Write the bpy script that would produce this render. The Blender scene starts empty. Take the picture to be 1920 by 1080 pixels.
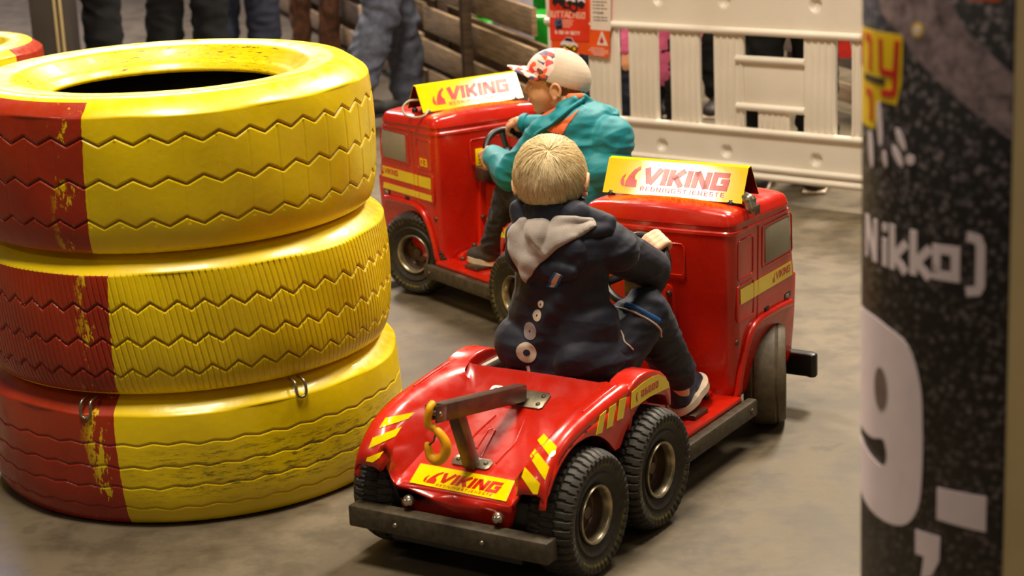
import bpy, bmesh, math, random
import numpy as np
from mathutils import Vector, Matrix, noise
from mathutils.bvhtree import BVHTree
from mathutils.geometry import tessellate_polygon

random.seed(7); np.random.seed(7)
SC = bpy.context.scene
COL = SC.collection
PI = math.pi

# ------------------------------------------------------------------ camera
CAM_H = 1.5
F_PX, PITCH, ROLL = 3581.86, 0.2633, -0.0466
cam = bpy.data.cameras.new('camera'); co = bpy.data.objects.new('camera', cam); COL.objects.link(co)
fw = Vector((0, math.cos(PITCH), -math.sin(PITCH))); up0 = Vector((0, math.sin(PITCH), math.cos(PITCH))); rt0 = Vector((1, 0, 0))
rt = rt0 * math.cos(ROLL) + up0 * math.sin(ROLL); up = -rt0 * math.sin(ROLL) + up0 * math.cos(ROLL)
R3 = Matrix((rt, up, -fw)).transposed()
co.matrix_world = Matrix.Translation((0, 0, CAM_H)) @ R3.to_4x4()
cam.sensor_width = 36; cam.lens = F_PX / 1920 * 36; cam.clip_start = .05; cam.clip_end = 200
cam.dof.use_dof = True; cam.dof.focus_distance = 4.2; cam.dof.aperture_fstop = 4.8
SC.camera = co

# ------------------------------------------------------------------ light and exposure
SC.view_settings.view_transform = 'Standard'; SC.view_settings.look = 'None'
SC.view_settings.exposure = 0.16; SC.view_settings.gamma = 1; SC.view_settings.use_curve_mapping = False
w = bpy.data.worlds.new('hall_light'); SC.world = w; w.use_nodes = True
w.node_tree.nodes['Background'].inputs[0].default_value = (1.0, .88, .74, 1)
w.node_tree.nodes['Background'].inputs[1].default_value = .06

def lamp(loc, power, size, col=(1, .87, .70), target=(0.2, 5, 0), sy=None):
    l = bpy.data.lights.new('hall_lamp', 'AREA'); l.shape = 'RECTANGLE'; l.size = size; l.size_y = sy or size
    l.energy = power; l.color = col
    o = bpy.data.objects.new('hall_lamp', l); COL.objects.link(o); o.location = loc
    o.rotation_euler = (Vector(target) - Vector(loc)).to_track_quat('-Z', 'Y').to_euler()
    return o
lamp((-5.5, 1.5, 5.0), 26, .5)
lamp((6.3, 3.9, 5.0), 30, .5)
lamp((-1.8, 10.5, 5.0), 380, 1.1, target=(0, 6, 0))
lamp((2.6, 8.6, 5.0), 460, 1.1, target=(1, 6, 0))
lamp((-.6, 3.0, 5.6), 300, 1.3, target=(-.2, 4.5, 0))
lamp((2.2, 5.2, 5.4), 200, 1.2, target=(1.0, 5.0, 0))
sp = bpy.data.lights.new('column_fill_spot', 'SPOT'); sp.energy = 48; sp.color = (1, .88, .78); sp.spot_size = math.radians(26); sp.spot_blend = .6; sp.shadow_soft_size = .1  # added narrow fill spot, only there to brighten the advertising column
so_ = bpy.data.objects.new('column_fill_spot', sp); COL.objects.link(so_); so_.location = (.9, -.6, 3.2); so_.rotation_euler = (Vector((.66, 2.0, 1.0)) - so_.location).to_track_quat('-Z', 'Y').to_euler()
lamp((-4.5, 14, 5.0), 300, 1.4, col=(.85, .8, 1), target=(-3.5, 13, 0))

# ------------------------------------------------------------------ helpers
def lin(r, g, b):
    f = lambda c: c / 12.92 if c <= .04045 else ((c + .055) / 1.055) ** 2.4
    return (f(r / 255), f(g / 255), f(b / 255), 1)

MATS = {}
class N:
    """tiny node helper"""
    def __init__(s, name, rough=.5, metal=0., coat=0.):
        m = bpy.data.materials.new(name); m.use_nodes = True; s.m = m; s.t = m.node_tree; s.b = s.t.nodes['Principled BSDF']
        s.b.inputs['Roughness'].default_value = rough; s.b.inputs['Metallic'].default_value = metal
        s.b.inputs['Coat Weight'].default_value = coat; s.b.inputs['Coat Roughness'].default_value = .08
        MATS[name] = m
    def n(s, typ, **k):
        x = s.t.nodes.new(typ)
        for a, v in k.items(): setattr(x, a, v)
        return x
    def L(s, a, b): s.t.links.new(a, b)
    def noise(s, scale, detail=4, rough=.55, vec=None, scl=None):
        x = s.n('ShaderNodeTexNoise'); x.inputs['Scale'].default_value = scale; x.inputs['Detail'].default_value = detail; x.inputs['Roughness'].default_value = rough
        if vec is None:
            tc = s.n('ShaderNodeTexCoord'); vec = tc.outputs['Object']
        if scl:
            mp = s.n('ShaderNodeMapping'); mp.inputs['Scale'].default_value = scl; s.L(vec, mp.inputs[0]); vec = mp.outputs[0]
        s.L(vec, x.inputs['Vector']); return x.outputs['Fac']
    def ramp(s, fac, stops):
        r = s.n('ShaderNodeValToRGB'); e = r.color_ramp.elements
        while len(e) < len(stops): e.new(.5)
        for i, (p, c) in enumerate(stops):
            e[i].position = p; e[i].color = c if len(c) == 4 else (*c, 1)
        s.L(fac, r.inputs[0]); return r.outputs[0]
    def mix(s, fac, a, b, mode='MIX'):
        x = s.n('ShaderNodeMix', data_type='RGBA', blend_type=mode)
        for v, i in ((fac, 0), (a, 6), (b, 7)):
            if isinstance(v, (int, float)): x.inputs[i].default_value = v
            elif isinstance(v, tuple): x.inputs[i].default_value = v
            else: s.L(v, x.inputs[i])
        return x.outputs[2]
    def math(s, op, a, b=0., c=None):
        x = s.n('ShaderNodeMath', operation=op)
        for i, v in enumerate((a, b, c)):
            if v is None: continue
            if isinstance(v, (int, float)): x.inputs[i].default_value = v
            else: s.L(v, x.inputs[i])
        return x.outputs[0]
    def attr(s, name):
        x = s.n('ShaderNodeAttribute'); x.attribute_name = name; return x.outputs['Fac']
    def color(s, c):
        if isinstance(c, tuple): s.b.inputs['Base Color'].default_value = c
        else: s.L(c, s.b.inputs['Base Color'])
    def rough(s, v): s.L(v, s.b.inputs['Roughness'])
    def bump(s, h, strength=.3, dist=.002):
        x = s.n('ShaderNodeBump'); x.inputs['Strength'].default_value = strength; x.inputs['Distance'].default_value = dist
        s.L(h, x.inputs['Height']); s.L(x.outputs[0], s.b.inputs['Normal'])

G1 = (0, 0, 0, 1); W1 = (1, 1, 1, 1)
def simple(name, c, rough=.5, metal=0., coat=0., var=.12, bump=0., scale=30, sheen=0.):
    k = N(name, rough, metal, coat)
    nz = k.noise(scale, 5)
    d = tuple(x * (1 - var) for x in c[:3]) + (1,); l_ = tuple(min(1, x * (1 + var)) for x in c[:3]) + (1,)
    k.color(k.ramp(nz, [(.35, d), (.65, l_)]))
    if bump: k.bump(nz, bump, .003)
    if sheen: k.b.inputs['Sheen Weight'].default_value = sheen
    return k.m

# painted plastic of the trucks: red with fine scuffs
def paint(name, c, rough=.22, flat=False):
    k = N(name, rough, 0, .35)
    a = k.noise(9, 6, .6); b = k.noise(160, 3, .7, scl=(1, 1, .25))
    col = k.ramp(a, [(.3, tuple(x * .86 for x in c[:3]) + (1,)), (.7, c)])
    sc = k.ramp(b, [(.72, G1), (.80, W1)])
    col = k.mix(k.math('MULTIPLY', sc, .28), col, (.03, .02, .012, 1))
    k.color(col)
    k.rough(k.ramp(k.noise(24, 5), [(.3, (rough * .8,) * 3 + (1,)), (.75, (rough * 1.9,) * 3 + (1,))]))
    if not flat: k.bump(k.noise(14, 2), .12, .004)
    return k.m
paint('red_paint', lin(202, 32, 10))
paint('sticker_yellow', lin(252, 220, 0), .035, True)
paint('sticker_red', lin(206, 34, 14), .2, True)
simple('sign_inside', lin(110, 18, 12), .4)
simple('black_rubber', lin(34, 31, 26), .62, bump=.2)
simple('black_plastic', lin(24, 22, 20), .38)
simple('rail_rubber', lin(66, 57, 40), .6, bump=.35, var=.35, scale=60)
simple('steel', lin(150, 142, 122), .34, .85, var=.2, bump=.1)
simple('dark_steel', lin(92, 74, 62), .38, .6, var=.25, bump=.15)
simple('chrome', lin(215, 205, 185), .2, .95, var=.1)
simple('brushed', lin(170, 165, 155), .4, .8)
simple('hook_yellow', lin(244, 170, 10), .35, var=.1, bump=.1)
simple('window_grey', lin(146, 138, 118), .45, var=.05)
def cloth(name, c, rough=.8, sheen=.2, crease=.5, sc=14, var=.14):
    k = N(name, rough); tc = k.n('ShaderNodeTexCoord'); n0 = k.noise(sc * 4, 5, .6, tc.outputs['Object']); k.color(k.ramp(n0, [(.3, tuple(x * (1 - var) for x in c[:3]) + (1,)), (.7, tuple(min(1, x * (1 + var)) for x in c[:3]) + (1,))]))
    n1 = k.noise(sc, 2, .45, tc.outputs['Object'], (1, 1, 1.5)); r1 = k.math('SUBTRACT', 1, k.math('MULTIPLY', k.math('ABSOLUTE', k.math('SUBTRACT', n1, .5)), 6))
    r1 = k.math('MAXIMUM', r1, 0); n2 = k.noise(700, 2, .5, tc.outputs['Object']); h = k.math('ADD', r1, k.math('MULTIPLY', n2, .08))
    k.bump(h, crease, .006); k.b.inputs['Sheen Weight'].default_value = sheen; k.b.inputs['Sheen Roughness'].default_value = .4; return k.m
cloth('navy_cloth', lin(17, 20, 38), .7, .04, .35, 9)
simple('navy_light', lin(66, 74, 104), .75, var=.15, scale=300)
simple('blue_cloth', lin(20, 84, 150), .6, var=.1)
simple('reflective', lin(205, 186, 166), .5, var=.06)
simple('reflective_grey', lin(150, 138, 140), .5, var=.05)
cloth('teal_cloth', lin(0, 126, 136), .6, .05, .4, 7)
simple('orange_cloth', lin(236, 112, 60), .8, var=.1)
cloth('jeans_dark', lin(40, 40, 46), .85, .1, .5, 16, .3)
simple('sole_white', lin(214, 196, 172), .6)
simple('shoe_navy', lin(38, 42, 62), .6, var=.35, scale=60)
simple('shoe_grey', lin(60, 55, 50), .7)
simple('eye_white', lin(225, 215, 200), .2); simple('eye_iris', lin(40, 50, 60), .15)
simple('lip', lin(190, 100, 80), .5)
simple('column_board', lin(214, 190, 136), .6, var=.1, scale=4)
simple('poster_dark', lin(30, 26, 24), .5)
simple('print_white', lin(240, 222, 224), .5, var=.04)
simple('print_grey', lin(128, 108, 104), .5)
simple('print_red', lin(206, 34, 22), .45)
simple('print_orange', lin(226, 96, 20), .45)
simple('print_yellow', lin(240, 200, 10), .45)
simple('poster_orange', lin(240, 88, 20), .5, var=.12, scale=8)
simple('poster_red', lin(226, 52, 22), .5, var=.15, scale=8)
simple('paper_white', lin(238, 222, 206), .6, var=.03)
simple('print_black', lin(28, 24, 26), .5)
simple('print_blue', lin(70, 88, 130), .5)
simple('print_pink', lin(246, 176, 150), .5)
simple('grey_post', lin(74, 66, 60), .5, var=.1, scale=5)
simple('white_strip', lin(196, 186, 170), .6)
simple('denim', lin(88, 92, 108), .85, var=.22, bump=.3, scale=40)
simple('black_cloth', lin(5, 5, 6), .95)
simple('dark_denim', lin(34, 38, 54), .9, var=.2)
simple('pink_cloth', lin(205, 96, 140), .8, var=.1)
simple('shoe_dark', lin(44, 36, 34), .6)
simple('toy_green', lin(18, 150, 26), .35, coat=.3)
simple('toy_orange', lin(240, 110, 20), .4)
simple('flag_red', lin(220, 40, 24), .5)
simple('grey_box', lin(206, 198, 214), .6)
simple('bark', lin(84, 50, 30), .9, var=.5, bump=.8, scale=25)
simple('cable', lin(176, 156, 128), .45)

def skin(name, c):
    k = N(name, .48)
    k.color(k.ramp(k.noise(40, 4), [(.3, tuple(x * .9 for x in c[:3]) + (1,)), (.7, c)]))
    k.b.inputs['Subsurface Weight'].default_value = .12
    k.b.inputs['Subsurface Radius'].default_value = (.01, .004, .002)
    k.bump(k.noise(350, 3), .08, .001); return k.m
skin('skin_light', lin(244, 192, 152)); skin('skin_tan', lin(238, 176, 134))

k = N('fleece', .95); a = k.noise(500, 3); b = k.noise(60, 4, scl=(1, 3, 1))
k.color(k.mix(k.math('MULTIPLY', b, .4), lin(178, 166, 156), lin(140, 130, 124))); k.bump(a, .5, .002); k.b.inputs['Sheen Weight'].default_value = .4
k = N('cap_cloth', .85); k.color(k.ramp(k.noise(12, 3), [(.3, lin(190, 172, 150)), (.7, lin(206, 188, 166))])); k.bump(k.noise(600, 2), .4, .001)
# printed front of the cap: patches of orange, red, navy on white
k = N('cap_print', .6); tc = k.n('ShaderNodeTexCoord'); mp = k.n('ShaderNodeMapping'); mp.inputs['Scale'].default_value = (1, 1.6, 1.4); mp.inputs['Rotation'].default_value = (.5, .3, .9)
k.L(tc.outputs['Object'], mp.inputs[0]); dn = k.n('ShaderNodeTexNoise'); dn.inputs['Scale'].default_value = 40; k.L(mp.outputs[0], dn.inputs['Vector'])
ds = k.n('ShaderNodeVectorMath', operation='SCALE'); k.L(dn.outputs['Color'], ds.inputs[0]); ds.inputs['Scale'].default_value = .015
ad = k.n('ShaderNodeVectorMath', operation='ADD'); k.L(mp.outputs[0], ad.inputs[0]); k.L(ds.outputs[0], ad.inputs[1])
vo = k.n('ShaderNodeTexVoronoi'); vo.inputs['Scale'].default_value = 48; k.L(ad.outputs[0], vo.inputs['Vector'])
sep = k.n('ShaderNodeSeparateColor'); k.L(vo.outputs['Color'], sep.inputs[0])
cr = k.n('ShaderNodeValToRGB'); cr.color_ramp.interpolation = 'CONSTANT'; e = cr.color_ramp.elements
cols = [(0, lin(232, 196, 178)), (.3, lin(232, 84, 36)), (.5, lin(230, 200, 190)), (.62, lin(214, 60, 60)), (.74, lin(60, 66, 110)), (.84, lin(226, 206, 196)), (.93, lin(110, 60, 40))]
while len(e) < len(cols): e.new(.5)
for i, (p, c) in enumerate(cols): e[i].position = p; e[i].color = c
k.L(sep.outputs[0], cr.inputs[0]); k.color(cr.outputs[0])

def hairmat(name, a, b):
    k = N(name, .42); k.color(k.mix(k.attr('tone'), a, b)); k.b.inputs['Sheen Weight'].default_value = .2
    return k.m
hairmat('hair_blond', lin(240, 198, 124), lin(255, 244, 200)); hairmat('hair_brown', lin(112, 78, 48), lin(160, 118, 76))

k = N('barrier_plastic', .34, 0, .1); nz = k.noise(3, 4); k.color(k.ramp(nz, [(.3, lin(228, 218, 200)), (.7, lin(242, 234, 218))])); k.bump(k.noise(200, 3), .1, .001)

# concrete floor
k = N('concrete', .38); tc = k.n('ShaderNodeTexCoord'); V = tc.outputs['Object']
n1 = k.noise(.9, 6, .6, V); n2 = k.noise(7, 8, .65, V); n3 = k.noise(2.6, 7, .75, V, (1, 1.6, 1)); n4 = k.noise(60, 5, .7, V)
base = k.ramp(n1, [(.3, lin(84, 73, 55)), (.7, lin(110, 97, 75))])
base = k.mix(k.math('MULTIPLY', k.ramp(n2, [(.40, W1), (.56, G1)]), .65), base, lin(63, 54, 40))
base = k.mix(k.math('MULTIPLY', k.ramp(n3, [(.56, G1), (.72, W1)]), .25), base, lin(54, 49, 40))
n5 = k.noise(5, 8, .8, V, (1, 9, 1)); base = k.mix(k.math('MULTIPLY', k.ramp(n5, [(.60, G1), (.66, W1)]), .4), base, lin(72, 62, 46))
n6 = k.noise(3.5, 5, .6, V); base = k.mix(k.math('MULTIPLY', k.ramp(n6, [(.66, G1), (.70, W1)]), .5), base, lin(66, 58, 44))
base = k.mix(k.math('MULTIPLY', k.ramp(n4, [(.62, G1), (.75, W1)]), .35), base, lin(126, 117, 100))
wv = k.n('ShaderNodeTexVoronoi', feature='DISTANCE_TO_EDGE'); wv.inputs['Scale'].default_value = .8; wv.inputs['Randomness'].default_value = 1
dv = k.n('ShaderNodeVectorMath', operation='ADD'); nn = k.n('ShaderNodeTexNoise'); nn.inputs['Scale'].default_value = 2.5; nn.inputs['Detail'].default_value = 6; k.L(V, nn.inputs['Vector']); k.L(V, dv.inputs[0]); k.L(nn.outputs['Color'], dv.inputs[1]); k.L(dv.outputs[0], wv.inputs['Vector'])
base = k.mix(k.math('MULTIPLY', k.ramp(wv.outputs['Distance'], [(.0, W1), (.006, G1)]), .3), base, lin(70, 60, 46))
k.color(base); k.rough(k.ramp(n2, [(.3, (.5, .5, .5, 1)), (.7, (.68, .68, .68, 1))])); k.bump(n4, .15, .002)

def woodmat(name, a, b):
    k = N(name, .8); tc = k.n('ShaderNodeTexCoord'); n1 = k.noise(6, 6, .6, tc.outputs['Object'], (1, 1, 12)); k.color(k.ramp(n1, [(.35, a), (.65, b)])); k.bump(n1, .3, .004); return k.m
woodmat('timber', lin(104, 84, 60), lin(146, 120, 88)); woodmat('timber_pale', lin(150, 126, 96), lin(186, 160, 126)); woodmat('timber_dark', lin(62, 47, 34), lin(92, 72, 52))

# asphalt print on the advertising column
k = N('asphalt_print', .5); tc = k.n('ShaderNodeTexCoord'); v1 = k.n('ShaderNodeTexVoronoi'); v1.inputs['Scale'].default_value = 110; k.L(tc.outputs['Object'], v1.inputs['Vector'])
n1 = k.noise(70, 4, .7, tc.outputs['Object'])
k.color(k.mix(k.ramp(v1.outputs['Distance'], [(.2, W1), (.55, G1)]), lin(22, 18, 17), k.ramp(n1, [(.35, lin(40, 36, 37)), (.68, lin(128, 116, 116))])))
k = N('asphalt_band', .5); tc = k.n('ShaderNodeTexCoord'); n1 = k.noise(60, 5, .7, tc.outputs['Object']); k.color(k.ramp(n1, [(.35, lin(96, 80, 84)), (.6, lin(172, 150, 152))]))

# ---- mesh builders
def link(o, parent=None):
    COL.objects.link(o)
    if parent is not None: o.parent = parent
    return o

def mk(name, V, F, mat, parent=None, smooth=True, attrs=None, sharp=None):
    me = bpy.data.meshes.new(name)
    me.from_pydata([tuple(v) for v in V], [], F)
    me.update()
    if isinstance(mat, str): mat = [mat]
    for m in mat: me.materials.append(MATS[m])
    if smooth: me.polygons.foreach_set('use_smooth', [True] * len(me.polygons))
    if attrs:
        for a, vals in attrs.items():
            at = me.attributes.new(a, 'FLOAT', 'POINT'); at.data.foreach_set('value', np.asarray(vals, dtype=np.float32))
    if sharp is not None: me.set_sharp_from_angle(angle=sharp)
    o = bpy.data.objects.new(name, me); return link(o, parent)

def from_bm(name, bm, mat, parent=None, smooth=True, sharp=math.radians(35)):
    bmesh.ops.recalc_face_normals(bm, faces=bm.faces)
    me = bpy.data.meshes.new(name); bm.to_mesh(me); bm.free()
    if isinstance(mat, str): mat = [mat]
    for m in mat: me.materials.append(MATS[m])
    if smooth:
        me.polygons.foreach_set('use_smooth', [True] * len(me.polygons)); me.set_sharp_from_angle(angle=sharp)
    return link(bpy.data.objects.new(name, me), parent)

def bm_box(bm, lo, hi, bev=0., seg=2, M=None):
    vs = [bm.verts.new((x, y, z)) for x in (lo[0], hi[0]) for y in (lo[1], hi[1]) for z in (lo[2], hi[2])]
    fs = [(0, 1, 3, 2), (4, 6, 7, 5), (0, 4, 5, 1), (2, 3, 7, 6), (0, 2, 6, 4), (1, 5, 7, 3)]
    faces = [bm.faces.new([vs[i] for i in f]) for f in fs]
    if bev:
        es = list({e for f in faces for e in f.edges})
        r = bmesh.ops.bevel(bm, geom=es, offset=bev, segments=seg, affect='EDGES', profile=.5)
        vs = list({v for f in r['faces'] for v in f.verts} | {v for v in vs if v.is_valid})
    if M is not None:
        for v in vs: v.co = M @ v.co
    return vs

def box(name, lo, hi, mat, parent=None, bev=.003, seg=2, M=None):
    bm = bmesh.new(); bm_box(bm, lo, hi, bev, seg, M); return from_bm(name, bm, mat, parent)

def frame_from(d, upv=(0, 0, 1)):
    d = Vector(d).normalized(); u = Vector(upv)
    if abs(d.dot(u)) > .98: u = Vector((1, 0, 0))
    s = d.cross(u).normalized(); t = s.cross(d).normalized()
    return d, s, t

def tube_vf(path, rad, n=12, caps=True, closed=False, flat=(1, 1), upv=(0, 0, 1), off=0):
    P = [Vector(p) for p in path]; V = []; F = []; m = len(P)
    if not isinstance(rad, (list, tuple)): rad = [rad] * m
    prev = None
    for i, p in enumerate(P):
        if closed: d = P[(i + 1) % m] - P[i - 1]
        else: d = P[min(i + 1, m - 1)] - P[max(i - 1, 0)]
        d = d.normalized() if d.length > 1e-9 else Vector((0, 0, 1))
        if prev is None: _, s, t = frame_from(d, upv)
        else:
            s = (prev - d * prev.dot(d)); s = s.normalized(); t = s.cross(d)
        prev = s
        for j in range(n):
            a = 2 * PI * j / n; V.append(p + (s * math.cos(a) * flat[0] + t * math.sin(a) * flat[1]) * rad[i])
    rng = m if closed else m - 1
    for i in range(rng):
        for j in range(n):
            a = i * n + j; b = i * n + (j + 1) % n; c = ((i + 1) % m) * n + (j + 1) % n; d_ = ((i + 1) % m) * n + j
            F.append((a + off, b + off, c + off, d_ + off))
    if caps and not closed:
        F.append(tuple(off + j for j in range(n))[::-1]); F.append(tuple(off + (m - 1) * n + j for j in range(n)))
    return V, F

def tube(name, path, rad, mat, parent=None, n=12, closed=False, flat=(1, 1), upv=(0, 0, 1)):
    V, F = tube_vf(path, rad, n, True, closed, flat, upv)
    o = mk(name, V, F, mat, parent, sharp=math.radians(50)); return o

def lathe_vf(prof, n=48, axis='y', M=None):
    """prof: list of (r, h) revolved about axis"""
    V = []; F = []; m = len(prof)
    for (r, h) in prof:
        for j in range(n):
            a = 2 * PI * j / n; c, s = math.cos(a) * r, math.sin(a) * r
            V.append(Vector((c, h, s)) if axis == 'y' else Vector((c, s, h)) if axis == 'z' else Vector((h, c, s)))
    for i in range(m - 1):
        for j in range(n):
            F.append((i * n + j, i * n + (j + 1) % n, (i + 1) * n + (j + 1) % n, (i + 1) * n + j))
    if M is not None: V = [M @ v for v in V]
    return V, F
def lathe(name, prof, mat, parent=None, n=48, axis='y', M=None, sharp=40):
    V, F = lathe_vf(prof, n, axis, M); return mk(name, V, F, mat, parent, sharp=math.radians(sharp))

def catmull(P, n=8, closed=False):
    P = [Vector(p) for p in P]; out = []; m = len(P)
    for i in range(m if closed else m - 1):
        g = (lambda k: P[k % m]) if closed else (lambda k: P[max(0, min(m - 1, k))])
        p0, p1, p2, p3 = g(i - 1), g(i), g(i + 1), g(i + 2)
        for j in range(n):
            t = j / n
            out.append(.5 * ((2 * p1) + (p2 - p0) * t + (2 * p0 - 5 * p1 + 4 * p2 - p3) * t * t + (3 * p1 - p0 - 3 * p2 + p3) * t ** 3))
    if not closed: out.append(P[-1])
    return out

def tagp(o, label, cat, group=None):
    o['label'] = label; o['category'] = cat
    if group: o['group'] = group
    return o
def empty(name, M=None):
    o = bpy.data.objects.new(name, None); COL.objects.link(o)
    if M is not None: o.matrix_world = M
    o.empty_display_size = .1
    return o

# ---- organic shapes: union of rounded pieces, remeshed into one surface
class Blob:
    def __init__(s): s.V = []; s.F = []
    def add(s, V, F):
        o = len(s.V); s.V += [tuple(v) for v in V]; s.F += [tuple(i + o for i in f) for f in F]
    def cone(s, p0, p1, r0, r1=None, flat=(1, 1), upv=(0, 0, 1), n=20):
        r1 = r0 if r1 is None else r1; p0, p1 = Vector(p0), Vector(p1); d = p1 - p0
        if d.length < 1e-6: d = Vector((0, 0, 1e-4)); p1 = p0 + d
        d_, a, b = frame_from(d, upv); ring = []
        for q in range(0, 7): t = PI / 2 * (1 - q / 6.); ring.append((p0 - d_ * math.sin(t) * r0, max(r0 * math.cos(t), r0 * .02)))
        for q in range(0, 7): t = PI / 2 * q / 6.; ring.append((p1 + d_ * math.sin(t) * r1, max(r1 * math.cos(t), r1 * .02)))
        V = []; F = []
        for (c, r) in ring:
            for j in range(n):
                an = 2 * PI * j / n; V.append(c + (a * math.cos(an) * flat[0] + b * math.sin(an) * flat[1]) * r)
        m = len(ring)
        for i in range(m - 1):
            for j in range(n): F.append((i * n + j, i * n + (j + 1) % n, (i + 1) * n + (j + 1) % n, (i + 1) * n + j))
        F.append(tuple(range(n))[::-1]); F.append(tuple((m - 1) * n + j for j in range(n)))
        s.add(V, F); return s
    def chain(s, pts, rads, flat=(1, 1), upv=(0, 0, 1)):
        for i in range(len(pts) - 1): s.cone(pts[i], pts[i + 1], rads[i], rads[i + 1], flat, upv)
        return s
    def ell(s, c, r, rot=None, nu=28, nv=18):
        V = []; F = []; c = Vector(c); R = rot if rot is not None else Matrix.Identity(3)
        for i in range(nv + 1):
            t = PI * i / nv; t = min(max(t, .02), PI - .02)
            for j in range(nu):
                a = 2 * PI * j / nu
                V.append(c + R @ Vector((r[0] * math.sin(t) * math.cos(a), r[1] * math.sin(t) * math.sin(a), r[2] * math.cos(t))))
        for i in range(nv):
            for j in range(nu): F.append((i * nu + j, (i + 1) * nu + j, (i + 1) * nu + (j + 1) % nu, i * nu + (j + 1) % nu))
        F.append(tuple(range(nu))); F.append(tuple(nv * nu + j for j in range(nu))[::-1])
        s.add(V, F); return s
    def build(s, name, mat, parent=None, voxel=.004, smooth=6, disp=None, M=None):
        me = bpy.data.meshes.new(name); me.from_pydata(s.V, [], s.F); me.update()
        o = bpy.data.objects.new(name, me); COL.objects.link(o)
        md = o.modifiers.new('r', 'REMESH'); md.mode = 'VOXEL'; md.voxel_size = voxel; md.adaptivity = 0
        if smooth:
            sm = o.modifiers.new('s', 'SMOOTH'); sm.iterations = smooth; sm.factor = .5
        dg = bpy.context.evaluated_depsgraph_get(); dg.update()
        m2 = bpy.data.meshes.new_from_object(o.evaluated_get(dg)); COL.objects.unlink(o); bpy.data.objects.remove(o); m2.name = name
        if disp:
            n = len(m2.vertices); co_ = np.empty(n * 3); no = np.empty(n * 3)
            m2.vertices.foreach_get('co', co_); m2.vertices.foreach_get('normal', no)
            co_ = co_.reshape(-1, 3); no = no.reshape(-1, 3)
            d = np.array([disp(Vector(p), Vector(q)) for p, q in zip(co_, no)])
            co_ += no * d[:, None]; m2.vertices.foreach_set('co', co_.ravel()); m2.update()
        m2.materials.clear()
        for m in ([mat] if isinstance(mat, str) else mat): m2.materials.append(MATS[m])
        m2.polygons.foreach_set('use_smooth', [True] * len(m2.polygons))
        return link(bpy.data.objects.new(name, m2), parent)

def folds(amp=.004, sc=(18, 18, 30), seed=0, ridge=True):
    off = Vector((seed * 3.1, seed * 1.7, seed * 2.3))
    def f(p, n):
        q = Vector((p.x * sc[0], p.y * sc[1], p.z * sc[2])) + off
        v = noise.noise(q + Vector((noise.noise(q * .7), noise.noise(q * .7 + Vector((5, 5, 5))), 0)) * 1.2)
        r = (1 - abs(v) * 2.2) if ridge else v
        return amp * (r * .7 + .5 * noise.noise(q * 2.1) - .35)
    return f

# ---- lettering: stroke glyphs on a unit height, drawn with thick mitred strokes
GL = {
 'V': (.95, [[(.10, 1.0), (.40, .06)], [(.42, .02), (.92, 1.0)]]), 'I': (.22, [[(.11, 0), (.11, 1)]]),
 'K': (.85, [[(.11, 0), (.11, 1)], [(.80, 1), (.22, .42)], [(.34, .56), (.78, 0)]]),
 'N': (.92, [[(.11, 0), (.11, 1)], [(.14, .98), (.78, .02)], [(.81, 0), (.81, 1)]]),
 'G': (.92, [[(.88, .89), (.11, .89), (.11, .11), (.80, .11), (.80, .52), (.48, .52)]]),
 'R': (.80, [[(.1, 0), (.1, .92), (.68, .92), (.68, .46), (.1, .46)], [(.42, .46), (.72, 0)]]),
 'E': (.75, [[(.72, .93), (.1, .93), (.1, .07), (.72, .07)], [(.1, .5), (.64, .5)]]),
 'D': (.80, [[(.1, .07), (.1, .93), (.5, .93), (.7, .75), (.7, .25), (.5, .07), (.1, .07)]]),
 'S': (.76, [[(.7, .93), (.1, .93), (.1, .5), (.66, .5), (.66, .07), (.05, .07)]]),
 'T': (.76, [[(.0, .93), (.76, .93)], [(.38, .93), (.38, 0)]]),
 'J': (.5, [[(.4, 1), (.4, .07), (.0, .07)]]),
 '0': (.72, [[(.1, .1), (.1, .9), (.62, .9), (.62, .1), (.1, .1), (.1, .3)]]),
 '3': (.72, [[(.05, .9), (.62, .9), (.62, .1), (.05, .1)], [(.2, .5), (.62, .5)]]),
 '6': (.72, [[(.62, .9), (.1, .9), (.1, .1), (.62, .1), (.62, .5), (.1, .5)]]),
 '1': (.35, [[(.02, .8), (.2, .93), (.2, 0)]]), 'F': (.68, [[(.1, 0), (.1, .92), (.66, .92)], [(.1, .5), (.56, .5)]]),
 '9': (.72, [[(.1, .1), (.62, .1), (.62, .9), (.1, .9), (.1, .5), (.62, .5)]]),
 'B': (.76, [[(.1, .07), (.1, .93), (.6, .93), (.6, .55), (.1, .5)], [(.6, .5), (.66, .4), (.66, .07), (.1, .07)]]),
 'U': (.76, [[(.1, 1), (.1, .08), (.66, .08), (.66, 1)]]), 'A': (.8, [[(.02, 0), (.36, .95), (.44, .95), (.78, 0)], [(.2, .3), (.6, .3)]]),
 'C': (.76, [[(.7, .93), (.1, .93), (.1, .07), (.7, .07)]]), 'H': (.8, [[(.1, 0), (.1, 1)], [(.7, 0), (.7, 1)], [(.1, .5), (.7, .5)]]),
 'O': (.76, [[(.1, .07), (.1, .93), (.66, .93), (.66, .07), (.1, .07), (.1, .3)]]),
 'i': (.26, [[(.13, 0), (.13, .66)], [(.13, .82), (.13, 1)]]), 'k': (.66, [[(.11, 0), (.11, 1)], [(.6, .66), (.22, .32), (.6, 0)]]),
 'o': (.68, [[(.12, .1), (.12, .58), (.56, .58), (.56, .1), (.12, .1), (.12, .3)]]),
 ')': (.36, [[(.0, 1.05), (.2, 1.0), (.25, .85), (.25, .0), (.2, -.12), (.0, -.16)]]),
 ' ': (.4, []),
}
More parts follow.
